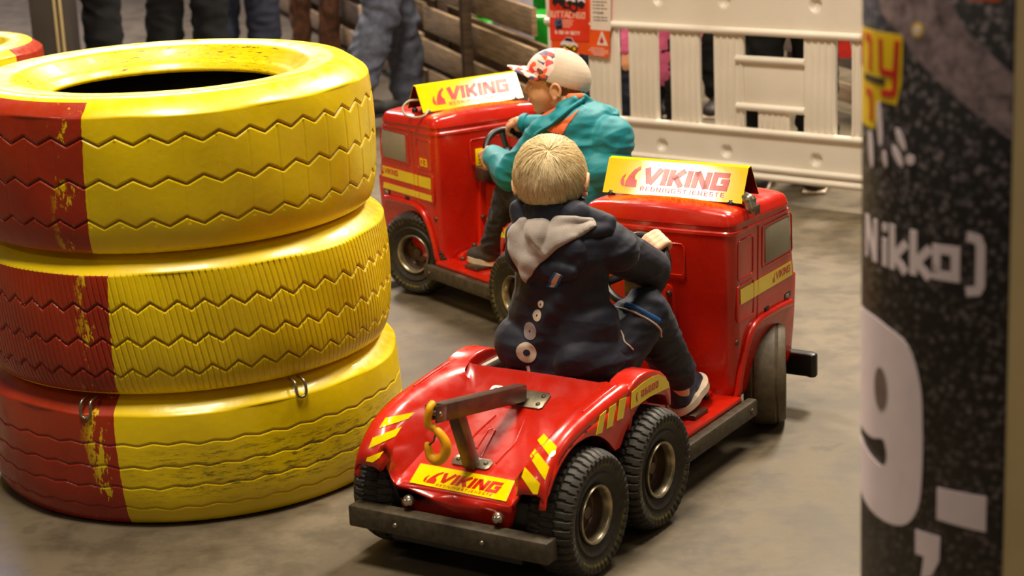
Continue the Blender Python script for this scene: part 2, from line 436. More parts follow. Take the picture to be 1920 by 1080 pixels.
def stroke_poly(pts, t):
    """thick mitred polyline -> list of quads in 2D"""
    P = [Vector(p) for p in pts]; out = []; L_ = []; R_ = []
    for i, p in enumerate(P):
        d0 = (P[i] - P[i - 1]).normalized() if i > 0 else None
        d1 = (P[i + 1] - P[i]).normalized() if i < len(P) - 1 else None
        if d0 is None: n = Vector((-d1.y, d1.x)); k_ = 1
        elif d1 is None: n = Vector((-d0.y, d0.x)); k_ = 1
        else:
            n0 = Vector((-d0.y, d0.x)); n1 = Vector((-d1.y, d1.x)); n = (n0 + n1)
            if n.length < 1e-4: n = n0
            n.normalize(); k_ = min(1 / max(n.dot(n0), .35), 1.6)
        L_.append(p + n * t / 2 * k_); R_.append(p - n * t / 2 * k_)
    for i in range(len(P) - 1): out.append([R_[i], R_[i + 1], L_[i + 1], L_[i]])
    return out
def text_polys(txt, h, t=.2, shear=0., space=.12, width=1.):
    x = 0; out = []
    for ch in txt:
        wd, st = GL[ch]
        for s_ in st:
            for q_ in stroke_poly(s_, t):
                out.append([((x + p.x * width + shear * p.y) * h, p.y * h) for p in q_])
        x += wd * width + space
    return out, (x - space) * h
LOGO = [[(.17, 0), (.18, .22), (.28, .55), (.42, .82), (.62, 1), (.64, .86), (.52, .72), (.46, .55), (.48, .40), (.56, .33), (.58, 0)],
        [(.14, .60), (.04, .45), (0, .28), (.02, .1), (.13, -.02), (.13, .2), (.1, .36)]]
def logo_polys(h):
    return [[(x * h, y * h) for x, y in p] for p in LOGO]

def plate(name, polys, mapf, mat, parent=None, thick=.0006, sub=0, closed=True):
    """flat polygons laid on a surface through mapf(u,v)->(point, normal), with real thickness"""
    V = []; F = []
    for poly in polys:
        poly = [Vector((p[0], p[1])) for p in poly]
        if sub:
            q = []
            for i in range(len(poly)):
                a, b = poly[i], poly[(i + 1) % len(poly)]; n = max(1, int((b - a).length / sub))
                q += [a + (b - a) * j / n for j in range(n)]
            poly = q
            bm = bmesh.new(); vs = [bm.verts.new((p.x, p.y, 0)) for p in poly]
            try: bm.faces.new(vs)
            except ValueError: bm.free(); continue
            bmesh.ops.triangulate(bm, faces=bm.faces)
            for _ in range(6):
                es = [e for e in bm.edges if e.calc_length() > sub * 1.6]
                if not es: break
                bmesh.ops.subdivide_edges(bm, edges=es, cuts=1); bmesh.ops.triangulate(bm, faces=[f for f in bm.faces if len(f.verts) > 3])
            bm.verts.index_update(); P2 = [v.co.xy for v in bm.verts]; T = [[v.index for v in f.verts] for f in bm.faces]
            B = [(e.verts[0].index, e.verts[1].index) for e in bm.edges if len(e.link_faces) == 1]; bm.free()
        else:
            P2 = poly; T = [list(t) for t in tessellate_polygon([[Vector((p.x, p.y, 0)) for p in poly]])]
            B = [(i, (i + 1) % len(poly)) for i in range(len(poly))]
        o = len(V); n = len(P2); top = []; bot = []
        for p in P2:
            c, nr = mapf(p[0], p[1]); top.append(Vector(c) + Vector(nr) * thick); bot.append(Vector(c) - Vector(nr) * .0003)
        V += top + bot
        F += [tuple(o + i for i in t) for t in T]; F += [tuple(o + n + i for i in t[::-1]) for t in T]
        F += [(o + a, o + b, o + n + b, o + n + a) for a, b in B]
    bm = bmesh.new(); me = bpy.data.meshes.new('t'); me.from_pydata([tuple(v) for v in V], [], F); bm.from_mesh(me); bpy.data.meshes.remove(me)
    return from_bm(name, bm, mat, parent, sharp=math.radians(30))

def planemap(o, u, v):
    o, u, v = Vector(o), Vector(u).normalized(), Vector(v).normalized(); n = u.cross(v).normalized()
    return lambda a, b: (o + u * a + v * b, n)
def bvh_of(*objs):
    V = []; F = []
    for o in objs:
        k0 = len(V); V += [v.co.copy() for v in o.data.vertices]; F += [tuple(i + k0 for i in p.vertices) for p in o.data.polygons]
    return BVHTree.FromPolygons(V, F)
def projmap(bvh, o, u, v, d, lift=0.):
    """points of a flat layout carried onto a surface along direction d"""
    o, u, v, d = Vector(o), Vector(u).normalized(), Vector(v).normalized(), Vector(d).normalized()
    def f(a, b):
        p = o + u * a + v * b; h = bvh.ray_cast(p - d * .25, d, .6)
        if h[0] is None:
            h = bvh.find_nearest(p)
        n = h[1]
        if n.dot(d) > 0: n = -n
        return h[0] + n * lift, n
    return f
def snap3(bvh, pts, lift=0.):
    out = []
    for p in pts:
        h = bvh.find_nearest(Vector(p)); n = h[1]; out.append((h[0] + n * lift, n))
    return out

# ------------------------------------------------------------------ setting: floor
box('floor', (-14, -2, -.1), (12, 30, 0), 'concrete', bev=0)['kind'] = 'structure'

# ------------------------------------------------------------------ truck
def boolean(o, cut, op='DIFFERENCE'):
    md = o.modifiers.new('b', 'BOOLEAN'); md.object = cut; md.operation = op; md.solver = 'EXACT'
    dg = bpy.context.evaluated_depsgraph_get(); dg.update()
    me = bpy.data.meshes.new_from_object(o.evaluated_get(dg)); o.modifiers.clear(); o.data = me; me.name = o.name
    bpy.data.objects.remove(cut)

def prism(name, poly, axis, lo, hi, mat, parent=None, bev=0., seg=2, sharp=35):
    """poly of 2D points extruded along axis ('x': poly=(y,z), 'y': poly=(x,z), 'z': poly=(x,y))"""
    f = {'x': lambda a, b, c: (c, a, b), 'y': lambda a, b, c: (a, c, b), 'z': lambda a, b, c: (a, b, c)}[axis]
    bm = bmesh.new(); A = [bm.verts.new(f(p[0], p[1], lo)) for p in poly]; B = [bm.verts.new(f(p[0], p[1], hi)) for p in poly]
    bm.faces.new(A); bm.faces.new(B[::-1]); n = len(poly)
    for i in range(n): bm.faces.new((A[i], B[i], B[(i + 1) % n], A[(i + 1) % n]))
    bmesh.ops.recalc_face_normals(bm, faces=bm.faces)
    if bev:
        es = [e for e in bm.edges if e.calc_face_angle(0) > .6]
        bmesh.ops.bevel(bm, geom=es, offset=bev, segments=seg, affect='EDGES', profile=.5, clamp_overlap=True)
    return from_bm(name, bm, mat, parent, sharp=math.radians(sharp))

WR = .127
def tyre_small(name, mat, parent, lug=True, width=.096, R=WR):
    """pneumatic tyre about the Y axis, moulded tread"""
    NT = 264 if lug else 160; w2 = width / 2
    prof = []                                      # (r, y, tread weight)
    for i in range(8): prof.append((.052 + .004 * i, -w2 * .62 - .002 * i, 0))
    for i in range(1, 9): t = i / 9.; prof.append((.080 + (R - .012 - .080) * t, -w2 * (.80 + .2 * math.sin(t * PI * .55)), 0))
    for i in range(25): t = -1 + 2 * i / 24.; prof.append((R - .012 * abs(t) ** 3.2, w2 * t * .97, 1))
    for p in prof[:16][::-1]: prof.append((p[0], -p[1], 0))
    V = []; F = []; m = len(prof)
    for (r, y, tw) in prof:
        for j in range(NT):
            a = 2 * PI * j / NT; rr = r; u = y / w2
            if tw and lug:
                ph = a * 44 / (2 * PI); band = 0 if abs(u) < .30 else 1
                g1 = abs(abs(u) - (.30 + .06 * (2 * abs((ph % 1) - .5) - .5))) < .045
                q = (ph + (.5 if band == 0 else (.25 if u > 0 else .75))+ .25 * abs(u)) % 1
                if g1 or q < .26: rr -= .0042 * (1 if abs(u) < .92 else .5)
            elif tw:
                if abs(abs(u) - .55) < .05: rr -= .003
            elif lug and r > R - .03 and r < R - .008:
                q = (a * 44 / (2 * PI) + .9) % 1
                if q < .3: y_ = y * .97
                else: y_ = y * 1.03
                V.append((rr * math.cos(a), y_, rr * math.sin(a))); continue
            V.append((rr * math.cos(a), y, rr * math.sin(a)))
    for i in range(m - 1):
        for j in range(NT): F.append((i * NT + j, i * NT + (j + 1) % NT, (i + 1) * NT + (j + 1) % NT, (i + 1) * NT + j))
    return mk(name, V, F, mat, parent, sharp=math.radians(28))

# tyre rubber with a chalky yellow ring rubbed on the side wall
k = N('tyre_rubber', .6); tc = k.n('ShaderNodeTexCoord'); sx = k.n('ShaderNodeSeparateXYZ'); k.L(tc.outputs['Object'], sx.inputs[0])
rr = k.math('SQRT', k.math('ADD', k.math('MULTIPLY', sx.outputs[0], sx.outputs[0]), k.math('MULTIPLY', sx.outputs[2], sx.outputs[2])))
ring = k.ramp(k.math('ABSOLUTE', k.math('SUBTRACT', rr, .098)), [(.002, W1), (.004, G1)])
nz = k.noise(25, 4); base = k.ramp(k.noise(70, 5), [(.3, lin(26, 23, 18)), (.7, lin(52, 46, 35))])
k.color(k.mix(k.math('MULTIPLY', ring, k.ramp(nz, [(.4, G1), (.6, (.55, .55, .55, 1))])), base, lin(130, 122, 20)))
k.bump(k.noise(120, 3), .25, .001)
simple('tyre_worn', lin(88, 76, 56), .6, var=.2, bump=.25, scale=60)

def make_wheel(parent, x, side, steer=0., yc=.206, R=WR, worn=False, y0=None):
    e = bpy.data.objects.new('wheel', None); link(e, parent); e.empty_display_size = .05
    e.location = (x, side * (yc - .004), R); e.rotation_euler = (0, 0, steer)
    key = 'w%d' % worn
    if key not in WHEEL:
        ty = tyre_small('tyre', 'tyre_worn' if worn else 'tyre_rubber', e, not worn, .096, R)
        rim = lathe('rim', [(.0575, .034), (.0585, .040), (.0570, .0425), (.0540, .041), (.0515, .036), (.0500, .024)], 'brushed_rim', e, 48)
        lathe('wheel_disc', [(.0502, .026), (.049, .006), (.046, .002), (.034, .000), (.030, .006), (.0, .007)], 'dark_steel', e, 48)
        V, F = lathe_vf([(.0, .020), (.012, .020), (.0135, .017), (.0135, .006), (.020, .005), (.021, .002)], 24)
        for kx in range(4):
            a = kx * PI / 2 + .5; V2, F2 = lathe_vf([(0, .008), (.0035, .008), (.0042, .006), (.0042, 0)], 10, M=Matrix.Translation((.037 * math.cos(a), .001, .037 * math.sin(a))))
            o = len(V); V += V2; F += [tuple(i + o for i in f) for f in F2]
        V2, F2 = tube_vf([(.040, .018, .028), (.043, .026, .030), (.046, .034, .031)], .003, 8); o = len(V); V += V2; F += [tuple(i + o for i in f) for f in F2]
        hub = mk('hub', V, F, 'dark_steel', e, sharp=.6)
        WHEEL[key] = [ty, rim, hub, [c for c in e.children if c.name.startswith('wheel_disc')][0]]
    else:
        for c in WHEEL[key]:
            d = c.copy(); COL.objects.link(d); d.parent = e
    if side < 0: e.rotation_euler = (0, 0, steer + PI)
    return e
WHEEL = {}
simple('brushed_rim', lin(168, 156, 128), .33, .75, var=.3, bump=.2, scale=40)

def cab_ring(z, xr, xf, w_, rc, n=8):
    pts = []
    def arc(cx, cy, a0, r):
        for i in range(n + 1): a = a0 + PI / 2 * i / n; pts.append((cx + r * math.cos(a), cy + r * math.sin(a)))
    def edge(a, b, m, bul=0.):
        for i in range(1, m):
            t = i / m; k_ = 4 * t * (1 - t) * bul; d = (b[1] - a[1], a[0] - b[0]); L_ = math.hypot(*d) or 1
            pts.append((a[0] + (b[0] - a[0]) * t + d[0] / L_ * k_, a[1] + (b[1] - a[1]) * t + d[1] / L_ * k_))
    arc(xf - rc, w_ - rc, 0, rc); edge((xf - rc, w_), (xr + rc, w_), 14, 0)
    arc(xr + rc, w_ - rc, PI / 2, rc); edge((xr, w_ - rc), (xr, -w_ + rc), 16, .006)
    arc(xr + rc, -w_ + rc, PI, rc); edge((xr + rc, -w_), (xf - rc, -w_), 14, 0)
    arc(xf - rc, -w_ + rc, 1.5 * PI, rc); edge((xf, -w_ + rc), (xf, w_ - rc), 12, .004)
    return [(x, y, z + (.011 * (1 - min(1, (y / .18) ** 2)) * max(0, min(1, (z - .528) / .015)) if z > .528 else 0) - (max(0, x - .95) * .05 if z > .5 else 0)) for x, y in pts]

cabw = lambda z: float(np.interp(z, [.105, .12, .14, .24, .333, .338, .42, .497], [.158, .168, .172, .180, .1835, .183, .1845, .186]))
def make_truck(M, num, steer, stripes):
    T = empty('toy_truck', M)
    # --- cab
    lv = [(.105, .918, 1.235, .158, .04), (.12, .915, 1.252, .168, .035), (.14, .914, 1.257, .172, .03), (.24, .908, 1.258, .180, .03), (.333, .901, 1.256, .1835, .028), (.338, .900, 1.243, .183, .026),
          (.42, .893, 1.226, .1845, .025), (.497, .8885, 1.205, .186, .025), (.500, .886, 1.207, .189, .027), (.506, .886, 1.206, .189, .027), (.509, .889, 1.202, .186, .024),
          (.518, .889, 1.201, .186, .024), (.521, .886, 1.203, .189, .027), (.526, .886, 1.203, .189, .027), (.530, .888, 1.2, .187, .025), (.540, .8905, 1.198, .184, .023), (.5455, .895, 1.194, .180, .021), (.549, .902, 1.187, .172, .018), (.5505, .915, 1.175, .160, .015)]
    V = []; F = []; rings = [cab_ring(*l) for l in lv]
    for c in (.85, .65, .45, .25, .08):
        rings.append([(1.045 + (x - 1.045) * c, y * c, 0) for x, y, z in rings[18]])
        rings[-1] = [(x, y, .5508 + .011 * (1 - (y / .18) ** 2) - max(0, x - .95) * .05) for x, y, z in rings[-1]]
    n = len(rings[0])
    for r in rings: V += r
    for i in range(len(rings) - 1):
        for j in range(n): F.append((i * n + j, i * n + (j + 1) % n, (i + 1) * n + (j + 1) % n, (i + 1) * n + j))
    F.append(tuple(range(n))[::-1]); F.append(tuple((len(rings) - 1) * n + j for j in range(n)))
    cab = mk('cab', V, F, ['red_paint', 'black_plastic'], T, sharp=math.radians(30))
    arch = [(.935, .05), (.938, .12), (.950, .17), (.970, .215), (.995, .243), (1.03, .260), (1.08, .268), (1.13, .262), (1.17, .245), (1.197, .212), (1.21, .15), (1.213, .05)]
    cut = prism('cut', arch, 'y', -.3, .3, ['red_paint', 'black_plastic'])
    cut.data.polygons.foreach_set('material_index', [1] * len(cut.data.polygons))
    boolean(cab, cut)
    cab.data.set_sharp_from_angle(angle=math.radians(30))
    core = box('cab_inside', (.93, -.10, .09), (1.23, .10, .262), 'black_plastic', T, bev=.004)
    for s in (-1, 1):
        def side(x, z, off=0.): 
            return (x, s * (cabw(z) + off), z)
        fl = catmull([(.932, .115), (.937, .17), (.955, .222), (.985, .262), (1.03, .275), (1.10, .276), (1.15, .275), (1.200, .272)], 6)
        tube('arch_flare', [side(p[0], p[1], .004) for p in [(q.x, q.y) for q in [Vector((a[0], a[1])) for a in fl]]], .0085, 'red_paint', cab, 10)
        # moulded panel lines: raised beads
        beads = [[(.918, .392), (.918, .482), (.996, .482), (.996, .392)], [(1.045, .392), (1.045, .488), (1.205, .488), (1.212, .392)], [(.916, .296), (.916, .380), (1.0, .380), (1.0, .296)]]
        bl = [(b, True) for b in beads] + [([(1.022, .278), (1.024, .495)], False)]
        for b, closed in bl:
            if closed:
                pts = []
                for i in range(4):
                    a_, c_, d_ = Vector(b[i - 1]), Vector(b[i]), Vector(b[(i + 1) % 4]); r_ = .008
                    p1 = c_ + (a_ - c_).normalized() * r_; p2 = c_ + (d_ - c_).normalized() * r_
                    pts += [p1, (p1 + p2 + c_ * .8) / 2.8, p2]
            else: pts = [Vector(p) for p in b]
            tube('panel_bead', [side(p.x, p.y, .0) for p in pts], .0022, 'red_paint', cab, 8, closed=closed)
        # side window
        wp = [(1.062, .399), (1.060, .482), (1.196, .482), (1.203, .399)]
        prism('window_pane', wp, 'y', s * .1815, s * .1866, 'window_grey', cab, bev=.0015)
        # stripe stickers
        mpside = (lambda s: (lambda a, b: ((Vector((a, s * (cabw(b) + .0006), b)), Vector((0, s, 0))))))(s)
        for (z0, z1) in stripes:
            st = plate('side_stripe', [[(.931, z0), (1.02, z0), (1.12, z0), (1.214, z0), (1.206, z1), (1.12, z1), (1.02, z1), (.929, z1)]], mpside, 'sticker_yellow', cab, .0008)
            if z0 == stripes[0][0]:
                pl_, wd = text_polys('VIKING', .017, .21, .12 * s * -1 if False else .1); lg = logo_polys(.021)
                x0 = 1.108
                if s < 0: f = lambda p: [(x0 + .012 + a, z0 + .012 + b) for a, b in p]; g = lambda p: [(x0 - .006 + a, z0 + .008 + b) for a, b in p]
                else: f = lambda p: [(1.196 - a, z0 + .012 + b) for a, b in p]; g = lambda p: [(1.212 - a, z0 + .008 + b) for a, b in p]
                plate('lettering', [f(p) for p in pl_] + [g(p) for p in lg], lambda a, b: (mpside(a, b)[0] + Vector((0, s * .0009, 0)), Vector((0, s, 0))), 'sticker_red', st, .0005)
        if num:
            pl_, wd = text_polys(num, .024, .17, 0, .2)
            plate('number', [[((.982 - a) if s > 0 else (.926 + a), .401 + b) for a, b in p] for p in pl_], mpside, 'sticker_yellow', cab, .0012)
        bd = box('badge', (1.172, s * .178, .284), (1.208, s * .1830, .298), 'black_plastic', cab, .001)
        pl_, wd = text_polys('F16', .008, .2)
        plate('lettering', [[((1.202 - a) if s > 0 else (1.178 + a), .287 + b) for a, b in p] for p in pl_], lambda a, b: (Vector((a, s * .1832, b)), Vector((0, s, 0))), 'sole_white', bd, .0004)
        box('door_handle', (1.062, s * .176, .284), (1.085, s * .1845, .294), 'black_plastic', cab, .002)
        # screw and hole on the lower rear corner
        for (x, z) in ((.926, .248),):
            V2, F2 = lathe_vf([(0, .003), (.005, .003), (.007, .001), (.007, -.004)], 14, M=Matrix.Translation((x, s * .1765, z)) @ Matrix.Scale(s, 4, (0, 1, 0)))
            mk('screw', V2, F2, 'dark_steel', cab)
    # rear wall details: recessed panel outline and bracket
    for y0, y1 in ((-.070, .070),):
        tube('panel_bead', [(.8895 - .0045, y, z) for y, z in ((y0 + .006, .402), (y0, .41), (y0, .466), (y0 + .006, .474), (y1 - .006, .474), (y1, .466), (y1, .41), (y1 - .006, .402))], .0022, 'red_paint', cab, 8, closed=True)
    yb = prism('instruction_plate', [(.005, .395), (.055, .395), (.055, .445), (.005, .445)], 'x', .8795, .8835, 'sticker_yellow', cab, bev=.0008)
    for i in range(4):
        box('print_line', (.8790, .012, .402 + i * .009), (.8797, .048, .405 + i * .009), 'print_black', yb, 0)
    fl = [(-.038, .37), (-.030, .378), (.030, .378), (.038, .37), (.045, .30), (.050, .165), (.060, .150), (.110, .142), (.125, .132), (.125, .12), (-.125, .12), (-.125, .132), (-.110, .142), (-.060, .150), (-.050, .165), (-.045, .30)]
    prism('column_bracket', fl, 'x', .884, .904, 'red_paint', T, bev=.003)
    bxm = bmesh.new()
    P0 = [(.886, -.026, .345), (.886, .026, .345), (.886, -.036, .135), (.886, .036, .135), (.835, -.014, .335), (.835, .014, .335), (.780, -.024, .125), (.780, .024, .125)]
    vs = [bxm.verts.new(p) for p in P0]
    for f in ((0, 1, 3, 2), (4, 6, 7, 5), (0, 4, 5, 1), (2, 3, 7, 6), (0, 2, 6, 4), (1, 5, 7, 3)): bxm.faces.new([vs[i] for i in f])
    bmesh.ops.bevel(bxm, geom=list(bxm.edges), offset=.007, segments=3, affect='EDGES', profile=.5)
    from_bm('column_box', bxm, 'red_paint', T)
    for (y, z) in ((-.031, .358), (.031, .358), (-.040, .24), (.040, .24), (-.075, .160), (.075, .160), (-.118, .126), (.118, .126)):
        V2, F2 = lathe_vf([(0, .883 - .008), (.004, .883 - .008), (.0065, .883 - .005), (.007, .885)], 14, 'x', Matrix.Translation((0, y, z))); mk('screw', V2, F2, 'dark_steel', T)
    # --- roof sign
    s0, s1, s2, s3 = Vector((.9616, 0, .5585)), Vector((.9985, 0, .632)), Vector((1.012, 0, .634)), Vector((1.052, 0, .562))
    th = .0016; L = .176; SG = empty_child('roof_sign', T)
    dn = (s1 - s0).normalized(); nn_ = Vector((-dn.z, 0, dn.x)); dn2 = (s3 - s2).normalized(); n2_ = Vector((dn2.z * -1, 0, dn2.x)) * (1 if -dn2.z > 0 else -1)
    outer = [s0, s1, s2, s3]; inner = [s3 - n2_ * th, s2 - Vector((0, 0, th)), s1 - Vector((0, 0, th)) + Vector((th * .4, 0, 0)), s0 - nn_ * th]
    bm = bmesh.new()
    def strip(pts, mi):
        A = [bm.verts.new((p.x, -L, p.z)) for p in pts]; B = [bm.verts.new((p.x, L, p.z)) for p in pts]
        for i in range(len(pts) - 1): bm.faces.new((A[i], A[i + 1], B[i + 1], B[i])).material_index = mi
        return A, B
    A1, B1 = strip(outer, 0); A2, B2 = strip(inner[::-1], 1)
    for i in range(3):
        bm.faces.new((A1[i], A2[i], A2[i + 1], A1[i + 1])).material_index = 0; bm.faces.new((B1[i], B1[i + 1], B2[i + 1], B2[i])).material_index = 0
    for q_ in (0, 3): bm.faces.new((A1[q_], B1[q_], B2[q_], A2[q_])).material_index = 0
    from_bm('sign_sheet', bm, ['sticker_yellow', 'sign_inside'], SG, sharp=.3)
    mp = planemap(s0 + Vector((0, L, 0)) + nn_ * .0008, (0, -1, 0), dn); nrm = nn_
    mp2 = lambda a, b: (s0 + Vector((0, L, 0)) + Vector((0, -1, 0)) * a + dn * b + nn_ * .0006, nn_)
    H_ = (s1 - s0).length; Wd = 2 * L
    pl_, wd = text_polys('VIKING', 1, .30, .12, .16); sc = .605 * Wd / wd; hh = .47 * H_
    polys = [[(.272 * Wd + a * sc, .32 * H_ + b * hh) for a, b in p] for p in pl_] + [[(.118 * Wd + a * .205 * Wd, .215 * H_ + b * .60 * H_) for a, b in lg] for lg in logo_polys(1)]
    pl2, wd2 = text_polys('REDNINGSTJENESTE', 1, .13, 0, .34); sc2 = .60 * Wd / wd2
    polys += [[(.268 * Wd + a * sc2, .125 * H_ + b * .125 * H_) for a, b in p] for p in pl2]
    plate('lettering', polys, mp2, 'sticker_red', SG, .0005)
    for (x, y) in ((.966, -.148), (.966, .155), (1.045, -.148), (1.045, .155)):
        V2, F2 = lathe_vf([(0, .5665), (.005, .5665), (.005, .563), (.009, .5615), (.009, .548), (.006, .546)], 14, 'z', Matrix.Translation((x, y, -.0025)))
        mk('foot', V2, F2, 'black_plastic', SG)
    # --- floor pan and rails
    box('floor_pan', (.46, -.187, .108), (.925, .187, .122), 'red_paint', T, .004)
    box('chassis', (.03, -.150, .055), (.94, .150, .108), 'black_plastic', T, .004)
    box('axle_box', (.05, -.158, .075), (.52, .158, .175), 'black_plastic', T, .004)
    for s in (-1, 1):
        r_ = box('side_rail', (.555, min(s * .187, s * .212), .073), (.955, max(s * .187, s * .212), .112), 'rail_rubber', T, .005)
        for x in (.60, .925):
            V2, F2 = lathe_vf([(0, s * .215), (.006, s * .215), (.008, s * .213), (.008, s * .209)], 14, 'y', Matrix.Translation((x, 0, .09))); mk('bolt', V2, F2, 'dark_steel', r_)
    box('step_plate', (.735, -.165, .122), (.80, -.06, .133), 'dark_steel', T, .003); box('step_plate', (.735, .06, .122), (.80, .165, .133), 'dark_steel', T, .003)
    rb = box('rear_bumper', (-.004, -.228, .082), (.034, .228, .126), 'rail_rubber', T, .004)
    for y in (-.085, .115):
        V2, F2 = lathe_vf([(0, -.008), (.004, -.008), (.005, -.004), (.005, 0)], 12, 'x', Matrix.Translation((0, y, .103))); mk('bolt', V2, F2, 'steel', rb)
    fb = [(1.262, -.10), (1.262, .10), (1.262, .195), (1.256, .212), (1.266, .222), (1.284, .218), (1.293, .20), (1.296, .1), (1.296, -.1), (1.293, -.20), (1.284, -.218), (1.266, -.222), (1.256, -.212), (1.262, -.195)]
    prism('front_bumper', fb, 'z', .070, .128, 'black_plastic', T, bev=.006, seg=3)
    for s in (-1, 1): box('bumper_arm', (1.235, s * .13 - .012, .095), (1.264, s * .13 + .012, .112), 'black_plastic', T, .003)
    # --- seat and saddle
    box('seat_base', (.385, -.150, .108), (.635, .150, .225), 'red_paint', T, .012, 3)
    box('seat', (.392, -.148, .222), (.62, .148, .262), 'black_plastic', T, .012, 3)
    # --- rear body shell
    XS = [.012, .02, .032, .05, .07, .09, .115, .14, .17, .20, .24, .27, .30, .33, .352, .362, .368, .374]
    zf = lambda x: np.interp(x, [.01, .02, .035, .05, .07, .09, .115, .14, .17, .20, .27, .33, .352, .374], [.205, .232, .253, .266, .280, .290, .299, .305, .310, .314, .322, .327, .328, .318])
    zd = lambda x: .170 + (x - .03) * .4118
    V = []; F = []; cols_ = []
    for x in XS:
        f_ = float(zf(x)); d_ = float(zd(max(x, .032))); yd = float(np.interp(x, [.03, .1, .2, .3, .36], [.135, .128, .118, .125, .16])); yi = float(np.interp(x, [.03, .09], [.155, .170])) if x < .3 else .17 + (x - .3) * .1
        yo = .218; bl_ = min(1, max(0, (.374 - x) / .06))
        d_ = d_ if x < .352 else f_ - .006 - (.352 - x) * 0
        if x < .03: d_ = None
        row = []
        prof = []
        hz = f_ - (d_ if d_ is not None else .17)
        prof = [(yo, f_ - .022), (yo - .002, f_ - .010), (yo - .008, f_ - .002), (yo - .018, f_ + .001), (yi + .014, f_ - .001), (yi + .002, f_ - .004 - hz * .05)]
        if d_ is None: prof += [(yi - .002, .203)]
        if d_ is not None:
            prof += [(yi - .014, f_ - hz * .30), (yd + .014, f_ - hz * .70), (yd + .003, d_ + .003), (yd - .010, d_), (yd * .5, d_ + .0015), (.0, d_ + .002)]
        cols_.append([(x, y, z) for y, z in prof])
    # side walls with wheel arches
    def zbot(x): 
        z = .213
        for xc in (.155, .426):
            if abs(x - xc) < .150: z = max(z, .125 + math.sqrt(.152 ** 2 - (x - xc) ** 2))
        return min(z, .276)
    shells = []
    bm = bmesh.new()
    def vadd(p): return bm.verts.new(p)
    for s in (1, -1):
        g = [[vadd((p[0], s * p[1], p[2])) for p in c] for c in cols_]
        for i in range(len(g) - 1):
            m_ = min(len(g[i]), len(g[i + 1]))
            for j in range(m_ - 1): bm.faces.new((g[i][j], g[i + 1][j], g[i + 1][j + 1], g[i][j + 1]))
            if len(g[i]) < len(g[i + 1]):   # close the fender's inner lower wall at the back
                pass
        if s == 1: gL = g
        else: gR = g
        # side panel
        X2 = list(np.linspace(.012, .374, 40)); prev = None
        for x in X2:
            top = float(zf(x)) - .022; zb = min(zbot(x), top - .004)
            cur = [vadd((x, s * .218, top)), vadd((x, s * (.2185), (top + zb) / 2)), vadd((x, s * .2185, zb)), vadd((x, s * .205, zb - .001))]
            if prev: 
                for j in range(3): bm.faces.new((prev[j], cur[j], cur[j + 1], prev[j + 1]))
            prev = cur
    # deck's rear panel
    for s in (1, -1):
        pts = [(.133, .170), (.121, .124), (0, .124), (0, .172)]
        bm.faces.new([vadd((.030 + (0 if z > .15 else .004), s * y, z)) for y, z in pts])
        c = cols_[2]; w5, w6, w7, w8 = [vadd((c[q_][0], s * c[q_][1], c[q_][2])) for q_ in (5, 6, 7, 8)]
        b2_, b1_, b0_ = vadd((.0325, s * .153, .200)), vadd((.032, s * .143, .187)), vadd((.031, s * .133, .170))
        bm.faces.new((w5, w6, b2_)); bm.faces.new((w6, w7, b1_, b2_)); bm.faces.new((w7, w8, b0_, b1_))
        bm.faces.new([vadd((.034, s * .121, .124)), vadd((.031, s * .133, .170)), vadd((.20, s * .133, .17)), vadd((.20, s * .121, .124))])
    # wall dropping from the ridge into the seat
    rl = [(.374, .190, .318), (.374, .17, .3165), (.374, .10, .308), (.374, 0, .308), (.374, -.10, .308), (.374, -.17, .3165), (.374, -.19, .318)]
    tv = [vadd(p) for p in rl]; bv = [vadd((p[0] + .006, p[1], .215)) for p in rl]
    for i in range(6): bm.faces.new((tv[i], bv[i], bv[i + 1], tv[i + 1]))
    bmesh.ops.remove_doubles(bm, verts=bm.verts, dist=.0012)
    shell = from_bm('rear_body', bm, 'red_paint', T, sharp=math.radians(48))
    so = shell.modifiers.new('thick', 'SOLIDIFY'); so.thickness = .003; so.offset = -1
    # side pods beside the seat
    for s in (1, -1):
        pod = [(.345, .230), (.345, .318), (.365, .329), (.39, .334), (.42, .334), (.45, .329), (.480, .317), (.503, .300), (.517, .278), (.521, .255), (.521, .232), (.511, .232)]
        for i in range(13):
            x = .511 - (.511 - .345) * (i + 1) / 13.; pod.append((x, min(.276, max(.236, .125 + math.sqrt(max(0, .152 ** 2 - (x - .426) ** 2))))))
        pp = []
        for p in pod[:-1]:
            if not pp or (Vector(p) - Vector(pp[-1])).length > .002: pp.append(p)
        prism('side_pod', pp, 'y', min(s * .165, s * .2195), max(s * .165, s * .2195), 'red_paint', T, bev=.005, seg=3, sharp=50)
        box('pod_strip', (.40, s * .160 - .006, .285), (.50, s * .160 + .006, .306), 'white_strip', T, .002)
    # relief on the deck: bead lines and slot
    DO, DU, DV = Vector((.03, 0, .17)), Vector((0, -1, 0)), Vector((.34, 0, .14)).normalized(); DN = DU.cross(DV)
    dk = lambda a, b, l_=0.: DO + DU * a + DV * b + DN * (l_ + .0015)
    for s in (1, -1):
        tube('deck_bead', [dk(s * a, b) for a, b in [(p.x, p.y) for p in catmull([(.040, .105, 0), (.043, .132, 0), (.048, .162, 0), (.043, .195, 0), (.034, .235, 0)], 4)]], .0022, 'red_paint', shell, 8)
    tube('deck_bead', [dk(a, b) for a, b in ((-.022, .135), (-.026, .190), (-.019, .197), (-.011, .192), (0.001, .112))], .0022, 'red_paint', shell, 8)
    for s in (1, -1):
        tube('fender_bead', [(x, s * .196, float(zf(x)) + .0005) for x in np.linspace(.20, .33, 10)], .0022, 'red_paint', shell, 8)
    bv_ = bvh_of(shell)
    # stickers on the rear body
    FO, FU, FV = Vector((.06, 0, .26)), Vector((0, -1, 0)), Vector((.12, 0, .1)).normalized()
